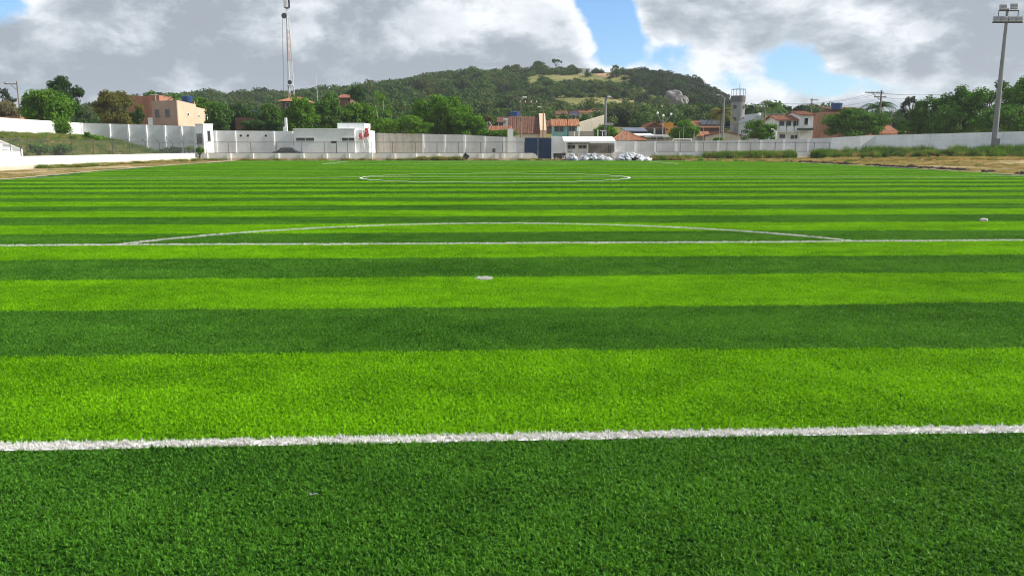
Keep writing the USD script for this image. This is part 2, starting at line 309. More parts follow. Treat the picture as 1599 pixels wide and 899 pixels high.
def ground_material():
    n = {'geometry': ('geometry', {}), 'n1': ('noise_texture', dict(scale=.11, detail=7., roughness=.62)), 'n2': ('noise_texture', dict(scale=1.7, detail=7., roughness=.7)), 'n3': ('noise_texture', dict(scale=14., detail=4., roughness=.7)),
         'r1': ('rgb_ramp', dict(ramp=[(.33, (.27, .20, .105)), (.5, (.38, .29, .16)), (.66, (.48, .385, .23))])), 'r2': ('map_range', dict(from_min=.3, from_max=.7, to_min=.72, to_max=1.15, clamp=True)),
         'g': ('map_range', dict(from_min=.52, from_max=.68, to_min=0., to_max=.55, clamp=True)), 'mg': ('mix_color', dict(blend_type='mix', b=(.16, .17, .06))), 'cc': ('combine_xyz', {}), 'mu': ('mix_color', dict(blend_type='multiply', fac=1.)),
         'p': ('principled_bsdf', dict(roughness=.95, specular_ior_level=.1)), 'b': ('bump', dict(strength=.8, distance=.03))}
    L = [('geometry.position', 'n1.vector'), ('geometry.position', 'n2.vector'), ('geometry.position', 'n3.vector'), ('n1.fac', 'r1.fac'), ('n2.fac', 'r2.value'), ('n2.fac', 'g.value'), ('r1.color', 'mg.a'), ('g.result', 'mg.fac'),
         ('r2.result', 'cc.x'), ('r2.result', 'cc.y'), ('r2.result', 'cc.z'), ('mg.result', 'mu.a'), ('cc.vector', 'mu.b'), ('mu.result', 'p.base_color'), ('n3.fac', 'b.height'), ('b.normal', 'p.normal')]
    _m['dry_ground'] = usdkit.material(stage, '/World/Looks/dry_ground', n, L, surface='p.BSDF')
    n = {'geometry': ('geometry', {}), 'n1': ('noise_texture', dict(scale=.035, detail=7., roughness=.6)), 'n2': ('noise_texture', dict(scale=.35, detail=7., roughness=.7)),
         'r1': ('rgb_ramp', dict(ramp=[(.30, (.10, .115, .035)), (.48, (.17, .18, .055)), (.60, (.23, .22, .085)), (.72, (.34, .25, .15))])), 'r2': ('map_range', dict(from_min=.3, from_max=.7, to_min=.6, to_max=1.3, clamp=True)), 'cc': ('combine_xyz', {}), 'mu': ('mix_color', dict(blend_type='multiply', fac=1.)),
         'p': ('principled_bsdf', dict(roughness=.95, specular_ior_level=.1)), 'b': ('bump', dict(strength=1., distance=.6))}
    L = [('geometry.position', 'n1.vector'), ('geometry.position', 'n2.vector'), ('n1.fac', 'r1.fac'), ('n2.fac', 'r2.value'), ('r2.result', 'cc.x'), ('r2.result', 'cc.y'), ('r2.result', 'cc.z'), ('r1.color', 'mu.a'), ('cc.vector', 'mu.b'), ('mu.result', 'p.base_color'), ('n2.fac', 'b.height'), ('b.normal', 'p.normal')]
    _m['hill_ground'] = usdkit.material(stage, '/World/Looks/hill_ground', n, L, surface='p.BSDF')
ground_material()
xs = np.concatenate([np.arange(-130, -64, 6), np.arange(-64, 80, 1.5), np.arange(80, 131, 6)])
v, f = grid(xs, np.concatenate([np.arange(-40, 30, 5.), np.arange(30, 128, 1.25)]), .12)
inside = (v[:, 0] * EX[0] + v[:, 1] * EX[1] > s_left(v[:, 1]) - .2) & (v[:, 0] * EX[0] + v[:, 1] * EX[1] < s_right(v[:, 1]) + .2) & (v[:, 1] < 111)
v[inside, 2] = -.06
solo('ground', (v, f), 'dry_ground', 'bare tan dirt and dry grass around the pitch', 'ground', kind='structure', smooth=True)
v, f = grid(np.concatenate([np.arange(-900, -240, 30), np.arange(-240, 240, 5), np.arange(240, 901, 30)]), np.concatenate([np.arange(126, 470, 4), np.arange(470, 1000, 25)]), .0, drop=.05)
solo('hill', (v, f), 'hill_ground', 'scrubby green hill rising behind the town', 'hill', kind='structure', smooth=True)

# ================================================================== PITCH
def turf_look(name, dark, light, trans, spec):
    """synthetic fibres: tone varies from fibre to fibre, tuft to tuft, and slowly along the rolls (laying direction, pile brushed or flattened)"""
    n = {'geometry': ('geometry', {}), 'fine': ('noise_texture', dict(scale=50., detail=2.)), 'mid': ('noise_texture', dict(scale=2.2, detail=5., roughness=.65)), 'mp': ('mapping', dict(scale=(.5, 1.3, 1))), 'big': ('noise_texture', dict(scale=.55, detail=4., roughness=.55)),
         'a': ('math', dict(math_type='multiply', value2=.55)), 'b': ('math', dict(math_type='multiply_add', value2=1.35)), 'c': ('math', dict(math_type='multiply_add', value2=.42)), 'd': ('math', dict(math_type='multiply_add', value2=.50)), 'e': ('math', dict(math_type='subtract', value2=.88)),
         'ramp': ('rgb_ramp', dict(ramp=[(.0, dark), (.35, tuple(np.array(dark) * .5 + np.array(light) * .5)), (.75, light), (1., tuple(np.clip(np.array(light) * [1.35, 1.12, 1.3], 0, .9)))])),
         'p': ('principled_bsdf', dict(roughness=.5, specular_ior_level=spec)), 't': ('translucent_bsdf', {}), 'tm': ('mix_color', dict(blend_type='multiply', fac=1.0, b=(1.25, 1.1, .6), use_clamp=False)), 'mix': ('mix_closure', dict(fac=trans))}
    L = [('geometry.position', 'fine.vector'), ('geometry.position', 'mid.vector'), ('geometry.position', 'mp.vector'), ('mp.vector', 'big.vector'), ('geometry.random_per_island', 'a.value1'), ('fine.fac', 'b.value1'), ('a.value', 'b.value3'), ('mid.fac', 'c.value1'), ('b.value', 'c.value3'), ('big.fac', 'd.value1'), ('c.value', 'd.value3'), ('d.value', 'e.value1'), ('e.value', 'ramp.fac'),
         ('ramp.color', 'p.base_color'), ('ramp.color', 'tm.a'), ('tm.result', 't.color'), ('p.BSDF', 'mix.closure1'), ('t.BSDF', 'mix.closure2')]
    _m[name] = usdkit.material(stage, '/World/Looks/' + name, n, L, surface='mix.closure')
turf_look('turf_blade_light', (.045, .19, .001), (.42, .87, .004), .42, .15)
turf_look('turf_blade_dark', (.013, .08, .005), (.185, .49, .038), .38, .18)
leafy('turf_blade_white', (.62, .60, .58), (.84, .83, .82), .25, .5, 2., tint=(.8, .8, .78))
def turf_base(name, c):
    mk(name, c, .35, 9., .8, bump=.02, spec=.15)
turf_base('turf_base_light', (.05, .15, .003)); turf_base('turf_base_dark', (.012, .055, .008)); turf_base('line_white', (.74, .74, .72))
STEP = 2.05
BND = {0: 4.80, 1: 6.93, 2: 8.98, 3: 11.15, 4: 13.12, 5: 15.10, 6: 17.12, 7: 19.12}
def bnd(k):
    if k in BND: return BND[k]
    return 4.80 + STEP * k if k < 0 else 19.12 + STEP * (k - 7)
def wav(k, s):
    """seams between the turf rolls wander by a few centimetres"""
    a = .045 if k not in (0, 5) else .035
    if k == 0: return -.012 * s * 0 + .03 * np.sin(.55 * s + .4) * .8
    return a * np.sin(.31 * s + k * 2.1) + .6 * a * np.sin(.83 * s + k * 1.3) + .3 * a * np.sin(2.1 * s + k)
pitch = thing('football_pitch', 'striped light and dark green artificial turf football pitch with white lines', 'pitch', kind='structure')
K0, K1 = -6, 52
for k in range(K0, K1):
    ss = np.linspace(-45, 45, 91)
    t0 = bnd(k) + wav(k, ss); t1 = bnd(k + 1) + wav(k + 1, ss)
    lo, hi = s_left(t0), s_right(t0)
    S0, S1 = np.clip(ss, lo, hi), np.clip(ss, lo, hi)
    v = np.vstack([[ST(a, b, 0.0) for a, b in zip(S0, t0)], [ST(a, b, 0.0) for a, b in zip(S1, t1)]])
    n = len(ss); i = np.arange(n - 1)
    part('turf_strip', (v, np.stack([i, i + 1, i + n + 1, i + n], 1)), 'turf_base_light' if k % 2 == 0 else 'turf_base_dark', pitch, True)

def fibres(root, az, ln, hh, ww, rg):
    count = len(root); d = np.stack([np.cos(az), np.sin(az)], 1); tw = az + rg.normal(0, .7, count); side = np.stack([-np.sin(tw), np.cos(tw)], 1); V = []
    for q, wf in ((0, .9), (.55, 1.0), (1., .2)):
        bend = np.sin(ln * q) * q ** .2 if q else 0 * ln; rise = np.cos(ln * q * .9)
        c = np.concatenate([root + d * (hh * q * bend)[:, None], (hh * q * rise)[:, None]], 1)
        sd_ = np.concatenate([side * (ww * wf / 2)[:, None], np.zeros((count, 1))], 1)
        V += [c - sd_, c + sd_] if q < 1 else [c]
    v = np.stack(V, 1).reshape(-1, 3); b = np.arange(count)[:, None] * 5
    return v, np.concatenate([b + [0, 1, 3], b + [0, 3, 2], b + [2, 3, 4]], 1).reshape(-1, 3)
def tufts(step, per, w, h, rg, sx=1.0, sy=1.0, lean=.75):
    """tufted turf: little bunches of fibres that splay and curl, in jittered rows"""
    gx, gy = np.meshgrid(np.arange(-sx / 2, sx / 2, step), np.arange(-sy / 2, sy / 2, step)); c = np.stack([gx.ravel(), gy.ravel()], 1); c += rg.uniform(-.42, .42, c.shape) * step
    tone = meshkit.fbm(np.concatenate([c * 7, np.zeros((len(c), 1))], 1), 3, int(rg.integers(99))); keep = rg.random(len(c)) > .06; c, tone = c[keep], tone[keep]
    th = (h * rg.uniform(.62, 1.15, len(c)) * (.72 + .56 * tone)); root = np.repeat(c, per, 0) + rg.normal(0, step * .12, (len(c) * per, 2)); n = len(root)
    return fibres(root, rg.random(n) * 2 * PI, np.abs(rg.normal(lean, .38, n)).clip(.05, 1.45), np.repeat(th, per) * rg.uniform(.75, 1.15, n), w * rg.uniform(.75, 1.3, n), rg)
def blades(count, w, h, rg, sx=1.0, sy=1.0, lean=.6):
    p = rg.random((count, 2)) * [sx, sy] - [sx / 2, sy / 2]
    return fibres(p, rg.random(count) * 2 * PI, np.abs(rg.normal(0, lean, count)).clip(0, 1.35), h * rg.uniform(.7, 1.15, count), w * rg.uniform(.7, 1.3, count), rg)
rng = np.random.default_rng(11)
def instancer(path, protos, pos, idx, yaw, scale, label=None, cat=None, kind='stuff'):
    pi = UsdGeom.PointInstancer.Define(stage, path)
    for i, (mesh, m) in enumerate(protos):
        usdkit.mesh(stage, f'{path}/prototypes/blades_{i:03d}' if i else f'{path}/prototypes/blades', mesh, MAT(m))
        pi.CreatePrototypesRel().AddTarget(f'{path}/prototypes/blades_{i:03d}' if i else f'{path}/prototypes/blades')
    pi.CreatePositionsAttr(Vt.Vec3fArray.FromNumpy(np.asarray(pos, np.float32))); pi.CreateProtoIndicesAttr(Vt.IntArray.FromNumpy(np.asarray(idx, np.int32)))
    pi.CreateScalesAttr(Vt.Vec3fArray.FromNumpy(np.asarray(scale, np.float32)))
    pi.CreateOrientationsAttr(Vt.QuathArray([Gf.Quath(float(math.cos(a / 2)), 0, 0, float(math.sin(a / 2))) for a in yaw]))
    return tag(pi, label, cat, None, kind)
def in_view(s, t, m):
    p = ST(s, t); return abs(p[0]) < .66 * max(p[1], 0) + m and p[1] > .8
def turf_blades(dark):
    m = 'turf_blade_dark' if dark else 'turf_blade_light'
    near = [(tufts(.0195, 8, .0054, .034, rng, 1.03, 1.03, .78), m) for _ in range(2)]
    mid = [(tufts(.027, 6, .0085, .038, rng, 1.03, 1.05, .78), m) for _ in range(2)]
    far = [(tufts(.060, 7, .020, .042, rng, 2.05, 2.05, 1.1), m) for _ in range(2)]
    P, I, Yw, S = [], [], [], []
    for k in range(K0, K1):
        if (k % 2 != 0) != dark: continue
        tm = (bnd(k) + bnd(k + 1)) / 2
        rows, cell, base = (2, 1.0, 0) if tm < 10.2 else (2, 1.0, 2) if tm < 30 else (1, 2.0, 4)
        for s in np.arange(-44, 44, cell):
            sc = s + cell / 2
            t0, t1 = bnd(k) + wav(k, sc), bnd(k + 1) + wav(k + 1, sc)
            if sc < s_left(tm) + cell / 2 or sc > s_right(tm) - cell / 2 or not in_view(sc, tm, 4): continue
            if k in (0,): t0 += .075
            if k == -1: t1 -= .075
            if k == 5: t0 += .06
            if k == 4: t1 -= .06
            dt = (t1 - t0) / rows; unit = 1.0 if rows == 2 else 2.0
            for r in range(rows):
                flip = rng.random() < .5
                P.append(ST(sc, t0 + (r + .5) * dt)); I.append(base + int(rng.integers(2))); Yw.append(PSI + (PI if flip else 0)); S.append((rng.choice([-1, 1]) * 1.0, dt / unit, rng.uniform(.94, 1.06)))
    instancer('/World/dark_turf_blades' if dark else '/World/light_turf_blades', near + mid + far, P, I, Yw, S, 'dark green synthetic grass blades of the darker stripes' if dark else 'bright lime green synthetic grass blades of the lighter stripes', 'grass')
turf_blades(False); turf_blades(True)

# --- the white lines
def ribbon(pts, w, z):
    pts = np.asarray(pts, float); d = np.gradient(pts, axis=0); d /= np.linalg.norm(d, axis=1)[:, None]; nrm = np.stack([-d[:, 1], d[:, 0]], 1)
    a, b = pts + nrm * w / 2, pts - nrm * w / 2; n = len(pts); i = np.arange(n - 1)
    v = np.array([ST(x, y, z) for x, y in np.vstack([a, b])]); return v, np.stack([i + n, i + n + 1, i + 1, i], 1)
def white_blades(pts, w, per_m2, bw, h, per=6):
    pts = np.asarray(pts, float); seg = np.linalg.norm(np.diff(pts, axis=0), axis=1); cum = np.concatenate([[0], np.cumsum(seg)]); Lh = cum[-1]; n = int(per_m2 * Lh * w / per)
    u = rng.random(n) * Lh; off = (rng.random(n) - .5) * w * (1 + .16 * (meshkit.noise(np.stack([u * 9, 0 * u, 0 * u], 1)) - .5))
    cx, cy = np.interp(u, cum, pts[:, 0]), np.interp(u, cum, pts[:, 1]); dx, dy = np.interp(u + .02, cum, pts[:, 0]) - np.interp(u - .02, cum, pts[:, 0]), np.interp(u + .02, cum, pts[:, 1]) - np.interp(u - .02, cum, pts[:, 1]); l = np.hypot(dx, dy) + 1e-9
    return white_tufts(np.stack([cx - dy / l * off, cy + dx / l * off], 1), bw, h, per)
def white_tufts(c, bw, h, per):
    root = np.repeat(c, per, 0) + rng.normal(0, .003, (len(c) * per, 2)); n = len(root)
    root = np.stack([root[:, 0] * EX[0] + root[:, 1] * AX[0], root[:, 0] * EX[1] + root[:, 1] * AX[1]], 1)
    return fibres(root, rng.random(n) * 2 * PI, np.abs(rng.normal(.6, .38, n)).clip(.05, 1.4), np.repeat(h * rng.uniform(.65, 1.15, len(c)), per) * rng.uniform(.75, 1.15, n), bw * rng.uniform(.75, 1.3, n), rng)
def line(name, pts, w, label, near=None):
    pts = np.asarray(pts, float)
    q = part(name, ribbon(pts, w, .012 if near else .040), 'line_white', pitch, label=label)
    if near: part('fibres', white_blades(pts, w, *near), 'turf_blade_white', q, kind='stuff')
    return q
s = np.linspace(-9, 9, 181); line('goal_area_line', np.stack([s, 4.80 + wav(0, s)], 1), .115, 'broad white line across the foreground', (26000, .0048, .037))
s = np.linspace(-20, 24, 300); line('penalty_area_line', np.stack([s, 15.10 + wav(5, s)], 1), .12, 'white penalty area line', (11000, .0085, .046))
SPOT = (0.1, 10.99)
a = np.linspace(math.asin(4.12 / 8.1) + .01, PI - math.asin(4.12 / 8.1) - .01, 140); line('penalty_arc', np.stack([SPOT[0] + 8.1 * np.cos(a) + .18, SPOT[1] + 8.1 * np.sin(a) + .02 * np.sin(9 * a)], 1), .12, 'white penalty arc bulging away from the camera', (11000, .0085, .050))
a = np.linspace(0, 2 * PI, 24, endpoint=False); v = np.array([ST(*SPOT, .012)] + [ST(SPOT[0] + .115 * math.cos(x), SPOT[1] + .10 * math.sin(x), .012) for x in a])
q = part('penalty_spot', (v, [[0, i, i % 24 + 1] for i in range(1, 25)]), 'line_white', pitch, label='small round white penalty spot')
rr_, aa = .115 * np.sqrt(rng.random(150)), rng.random(150) * 2 * PI; part('fibres', white_tufts(np.stack([SPOT[0] + rr_ * np.cos(aa), SPOT[1] + .9 * rr_ * np.sin(aa)], 1), .008, .047, 6), 'turf_blade_white', q, kind='stuff')
a = np.linspace(0, 2 * PI, 180); line('centre_circle', np.stack([1.15 + 7.95 * np.cos(a), 48.7 + 7.3 * np.sin(a)], 1), .15, 'white centre circle')
line('halfway_line', np.stack([np.linspace(-26.9, 35.2, 90), np.full(90, 48.75)], 1), .13, 'white halfway line')
t = np.linspace(-8, 105, 100); line('left_touchline', np.stack([s_left(t) + .45, t], 1), .14, 'white touchline on the left')
line('right_touchline', np.stack([s_right(t) - .35, t], 1), .14, 'white touchline on the right')
line('far_goal_line', np.stack([np.linspace(-31.5, 38.0, 80), np.full(80, 105.)], 1), .2, 'white goal line at the far end')
line('far_penalty_area', np.array([(-16.4, 105), (-16.4, 88)]), .16, 'left side of the far penalty area')
line('far_penalty_area', np.array([(22., 105), (22., 88)]), .16, 'right side of the far penalty area')
line('far_penalty_area', np.array([(-16.4, 88), (22., 88)]), .16, 'front of the far penalty area')
line('far_goal_area', np.array([(-7., 99.5), (13., 99.5)]), .2, 'front of the far goal area')
# small objects lying on the turf
p = W(1536, 345.5, 2268 / 115.)
b = trimesh.creation.icosphere(2, 1.0); b.vertices = np.sign(b.vertices) * np.abs(b.vertices) ** .6 * [.085, .07, .048]; b.vertices += (meshkit.noise(b.vertices * 25)[:, None] - .5) * .02
g = ST(*(p[:2] @ EX, p[:2] @ AX)); b.vertices += [g[0], g[1], .045]
solo('concrete_block', (b.vertices, b.faces), 'stone', 'small pale lump of concrete lying alone on the turf at right', 'stone', smooth=40)
mb = MB(); q = ST(-.86, 3.98); rr = np.random.default_rng(2)
for i in range(5):
    c = q + [i * .009 - .02, rr.normal(0, .006), .030 + rr.random() * .004]; mb.bar(c, c + [.010, .007 * rr.random(), .003], .006, .002)
solo('paper_scrap', mb, 'sack_grey', 'torn pale scrap caught in the dark foreground turf', 'litter')
# ================================================================== WALLS AND FENCES
def panel(mb, p, q, z0p, z0q, z1p, z1q, th=.16, off=0.0):
    """one bay between two plan points; off moves it towards the pitch side (right of p->q)"""
    p, q = np.asarray(p, float), np.asarray(q, float); d = (q - p) / np.linalg.norm(q - p); n = np.array([d[1], -d[0]])
    a, b = p + n * off, q + n * off; c, e = b - n * th, a - n * th
    return mb.hexa(np.array([[*a, z0p], [*b, z0q], [*c, z0q], [*e, z0p], [*a, z1p], [*b, z1q], [*c, z1q], [*e, z1p]]))
def post(mb, p, d, z0, z1, w, front, back):
    d = np.asarray(d, float) / np.linalg.norm(d); n = np.array([d[1], -d[0]]); p = np.asarray(p, float)
    a, b, c, e = p - d * w / 2 + n * front, p + d * w / 2 + n * front, p + d * w / 2 - n * back, p - d * w / 2 - n * back
    return mb.hexa(np.array([[*x, z] for z in (z0, z1) for x in (a, b, c, e)]))
def local(mb, o):
    for v in mb.v: v -= np.asarray(o)
    return mb
def wall(name, label, cat, nodes, m, m_post, th=.16, pw=.30, proud=.10, up=.0, coping=None, m_cop=None, skip_posts=()):
    """nodes: (x, y, foot z, top z); one panel per bay, one pier per node"""
    o = np.array([nodes[0][0], nodes[0][1], nodes[0][2]]); t = thing(name, label, cat, o)
    for i in range(len(nodes) - 1):
        a, b = nodes[i], nodes[i + 1]
        part('panel', local(panel(MB(), a[:2], b[:2], a[2] - .4, b[2] - .4, a[3], b[3], th), o), m, t)
        if coping: part('coping', local(panel(MB(), a[:2], b[:2], a[3] + .003, b[3] + .003, a[3] + coping, b[3] + coping, th + .10, .05), o), m_cop or m, t)
    for i, a in enumerate(nodes):
        if i in skip_posts or pw == 0: continue
        b = nodes[min(i + 1, len(nodes) - 1)]; c = nodes[max(i - 1, 0)]
        part('pier', local(post(MB(), a[:2], np.subtract(b[:2], c[:2]), a[2] - .4, a[3] + up, pw, proud, th - .02), o), m_post, t)
    return t
def lerp_nodes(a, b, n):
    return [tuple(np.add(np.multiply(a, 1 - i / n), np.multiply(b, i / n))) for i in range(n + 1)]

# low wall, left side
nL = []
for Y in [40, 44.5, 49, 53.5, 58, 62.5, 67, 71.5, 76, 80.5, 85, 89.5, 94, 98.5, 103, 107.3]:
    x = float(left_wall_x(Y)); nL.append((x, Y, 0.02, 1.08 - .0012 * (Y - 60)))
nL.append((LW1[0], LW1[1], 0.02, 1.0))
wall('low_wall', 'low white perimeter wall along the left side of the pitch', 'wall', nL, 'white_wall', 'concrete_light', .15, .12, .015)
# low wall, far side
def far_pt(x_px, Y): return float(W(x_px, 240, Y)[0])
def far_nodes(xs, top=1.0, foot=.02):
    r = []
    for x in xs:
        Y = 111.4 + .0436 * (far_pt(x, 112) + 43.2); r.append((far_pt(x, Y), Y, foot, top))
    return r
nF = far_nodes([322, 358, 393, 433, 472, 508, 543, 579, 614, 647, 682, 716, 750, 775.5])
wall('low_wall', 'low white wall along the far end with short piers, left of the blue gate', 'wall', nF, 'white_wall', 'white_wall', .15, .5, .30)
nF2 = far_nodes([785.5, 812, 833]); t = wall('low_wall', 'short piece of low white wall just left of the blue gate with a broken slanting end', 'wall', nF2, 'white_wall', 'white_wall', .15, .3, .12, skip_posts=(2,))
o = np.array(nF2[0][:3]); e = nF2[-1]; part('broken_end', local(MB().prism([(e[0] + .003, -.3), (e[0] + .75, -.3), (e[0] + .55, .55), (e[0] + .25, .9), (e[0] + .003, .97)], e[1] - .0, e[1] + .15), o), 'white_wall', t)
wall('low_wall', 'low grey-white wall in front of the open white-roofed shed', 'wall', far_nodes([886, 921, 957], .98), 'weathered_wall', 'white_wall', .15, .3, .08)
wall('low_wall', 'low grey wall half hidden by the sacks and weeds right of the shed', 'wall', far_nodes([958.5, 992, 1025, 1062, 1098, 1135, 1172, 1209, 1241, 1271, 1297], 1.15, .3), 'grey_tall', 'white_wall', .15, .3, .08)

# chain link fences on top of the low walls
mk('mesh_wire', (.30, .31, .32), .1, 1., .5)
def chain(mb, p, q, z0, z1, pitch_=.11, r=.0019):
    p, q = np.asarray(p, float), np.asarray(q, float); Lh = np.linalg.norm(q - p); d = (q - p) / Lh; hgt = z1 - z0
    for sgn in (1, -1):
        for u in np.arange(-hgt, Lh, pitch_):
            a, b = (u, u + hgt) if sgn > 0 else (u + hgt, u)
            za, zb = z0, z1
            lo, hi = min(a, b), max(a, b)
            if hi <= 0 or lo >= Lh: continue
            def cl(t):  # clip to bay
                return t
            ta, tb = 0., 1.
            for bound in (0, Lh):
                tt = (bound - a) / (b - a)
                if (a < 0 and bound == 0) or (a > Lh and bound == Lh): ta = max(ta, tt)
                if (b < 0 and bound == 0) or (b > Lh and bound == Lh): tb = min(tb, tt)
            if tb - ta < .05: continue
            A = np.array([*(p + d * (a + (b - a) * ta)), z0 + hgt * ta]); B = np.array([*(p + d * (a + (b - a) * tb)), z0 + hgt * tb])
            n = np.array([d[1], -d[0], 0]) * r; w = np.array([*d, 0]) * r
            v = [A + w, A - w * .5 + n, A - w * .5 - n, B + w, B - w * .5 + n, B - w * .5 - n]
            mb.add(v, [[0, 1, 4], [0, 4, 3], [1, 2, 5], [1, 5, 4], [2, 0, 3], [2, 3, 5]])
    return mb
def fence(label, nodes, top, curved=False, rails=1, r=.035):
    o = np.array(nodes[0][:3]); t = thing('chain_link_fence', label, 'fence', o)
    for i, a in enumerate(nodes):
        b = nodes[min(i + 1, len(nodes) - 1)]; c = nodes[max(i - 1, 0)]; d = np.subtract(b[:2], c[:2]); d = d / np.linalg.norm(d); n = np.array([d[1], -d[0]])
        pts = [[*a[:2], a[3] - .05], [*a[:2], a[3] + top]]
        if curved: pts += [[*(np.array(a[:2]) - n * .12), a[3] + top + .18], [*(np.array(a[:2]) - n * .42), a[3] + top + .30]]
        part('fence_post', local(MB().tube(pts, r, 6), o), 'dark_steel', t)
    for i in range(len(nodes) - 1):
        a, b = nodes[i], nodes[i + 1]
        mb = MB().tube([[*a[:2], a[3] + top], [*b[:2], b[3] + top]], r * .8, 6)
        part('top_rail', local(mb, o), 'dark_steel', t)
        if rails > 1: part('bottom_rail', local(MB().tube([[*a[:2], a[3] + .08], [*b[:2], b[3] + .08]], r * .8, 6), o), 'dark_steel', t)
        part('mesh_panel', local(chain(MB(), a[:2], b[:2], a[3] + .02, a[3] + top), o), 'mesh_wire', t)
    return t
fence('chain link fence with bent post tops on the low wall along the left side', [(x - .07, Y, z, tz) for x, Y, z, tz in nL], 1.35, True)
fence('chain link fence on the far low wall in front of the white flat-roofed building', [(a, b + .08, c, d) for a, b, c, d in far_nodes([322, 357, 392, 432, 471, 507, 543, 580, 613.5, 648.5, 682.5, 716, 750.5, 784.5, 819])], 1.48, rails=2)
nFR = [(a, b + .08, c, d) for a, b, c, d in far_nodes([1025, 1062, 1098, 1135, 1172, 1210, 1242, 1271, 1294.5], 1.15, .3)]
fence('chain link fence with black posts on the low wall at the far right', nFR, 1.32, rails=2)

# tall outer walls
def tn(x, Y, ytop, foot=None):
    p = W(x, ytop, Y); return (float(p[0]), float(p[1]), Hz(p[0], p[1]) if foot is None else foot, float(p[2]))
wall('boundary_wall', 'sunlit tall white boundary wall on the grassy bank at far left', 'wall',
     [(-60.5, 62, 2.6, 5.55), (-60.6, 68, 2.6, 5.45), (-60.7, 74, 2.6, 5.4), (-60.8, 80, 2.6, 5.35), (-60.9, 86, 2.6, 5.3), (-61., 92, 2.5, 5.3), (-61.1, 98, 2.5, 5.3), (-61.2, 104, 2.4, 5.25), (-61.3, 110, 2.3, 5.25), (-61.4, 117, 2.2, 5.2)], 'white_wall', 'white_wall', .18, .16, .015)
wall('boundary_wall', 'shaded tall wall with thin white piers behind the bank, left of the white kiosk', 'wall',
     [(-61.3, 117.2, 2.2, 5.2)] + [tn(171, 117.2, 193.5, 2.0), tn(200, 117.2, 194.2, 1.9), tn(228, 117.2, 195, 1.6), tn(257, 117.2, 196, 1.3), tn(283, 117.2, 196.8, 1.0), tn(304, 117.2, 197.5, .9)], 'white_tall', 'clean_white', .18, .22, .2)
wall('boundary_wall', 'tall shaded wall with three round holes between the white kiosk and the white building', 'wall',
     [tn(328, 118, 204, .1), tn(337, 118, 204, .1), tn(367, 118, 204.2, .1), tn(398, 118, 204.5, .1), tn(427, 118, 204.8, .1), tn(456, 118, 205, .1), tn(470, 118, 205, .1)], 'white_tall', 'clean_white', .18, .2, .14, skip_posts=(0, 3, 6))
for x in (376, 387, 415):
    p = W(x, 212, 117.985); mb = MB().tube([[p[0], 118.06, p[2]], [p[0], 117.975, p[2]]], [.19, .17], 10)
    solo('wall_opening', mb, 'dark_glass', {376: 'leftmost dark round hole through the tall wall', 387: 'middle dark round hole through the tall wall', 415: 'rightmost dark round hole through the tall wall, nearest the white building'}[x], 'vent hole')
wall('boundary_wall', 'stained unpainted tall wall under the overhanging bushes right of the white building', 'wall', [tn(572, 120.9, 207.5, .1), tn(603, 120.8, 208, .1), tn(633, 120.7, 208.5, .1), tn(660, 120.61, 209, .1)], 'weathered_wall', 'weathered_wall', .18, .16, .03)
wall('boundary_wall', 'tall grey block wall with bright white piers left of the blue gate', 'wall', [tn(660.5, 120.6, 209.3, .1), tn(694, 120.5, 210, .1), tn(725, 120.4, 210.6, .1), tn(756.5, 120.3, 212.5, .1), tn(787, 120.2, 214, .1), tn(819, 120.1, 215.2, .1)], 'grey_tall', 'clean_white', .18, .26, .16, skip_posts=(5,))
p = W(797, 201.5, 120.1); solo('wall_pillar', MB().box(p[0] - .42, 119.75, 0, p[0] + .42, 120.08, p[2]), 'clean_white', 'white pillar rising above the tall grey wall beside the blue gate', 'pillar')
wall('boundary_wall', 'white wall between the blue gate and the open shed', 'wall', [tn(860.5, 120.2, 212.5, .1), tn(885, 120.2, 213.5, .1)], 'clean_white', 'clean_white', .3, 0.)
nR = [tn(960, 119.5, 220, .1), tn(992, 119.5, 220.5, .15), tn(1023, 119.5, 220.6, .2), tn(1055, 119.5, 220.2, .25), tn(1087, 119.5, 220, .3), tn(1121, 119.4, 219.6, .35), tn(1153.5, 119.3, 219.2, .4), tn(1188, 119.2, 218.4, .5), tn(1224, 119, 217.3, .6), tn(1262, 118.8, 216.4, .7), tn(1300, 118.5, 215.2, .8)]
wall('boundary_wall', 'long low-looking grey boundary wall with white piers at the far right behind the fence', 'wall', nR, 'grey_tall', 'clean_white', .18, .26, .14)
wall('boundary_wall', 'tall bluish white boundary wall running along the right side behind the floodlight pole', 'wall',
     [tn(1300.5, 118.4, 215, .6), tn(1322, 116.8, 213.6, .6), tn(1343, 115.2, 212.4, .6), tn(1368, 115.4, 211.2, .6), tn(1396, 112.8, 210.6, .6), tn(1424, 110.3, 210, .6), tn(1452, 107.9, 209.2, .6), tn(1480, 105.6, 208.4, .6), tn(1508, 103.3, 207.6, .6), tn(1536, 101.1, 206.8, .6), tn(1566, 98.9, 206, .6), tn(1598, 96.7, 205.2, .6), tn(1632, 94.6, 204.3, .6), tn(1670, 92.4, 203.4, .6)], 'white_tall', 'white_tall', .18, .2, .03)

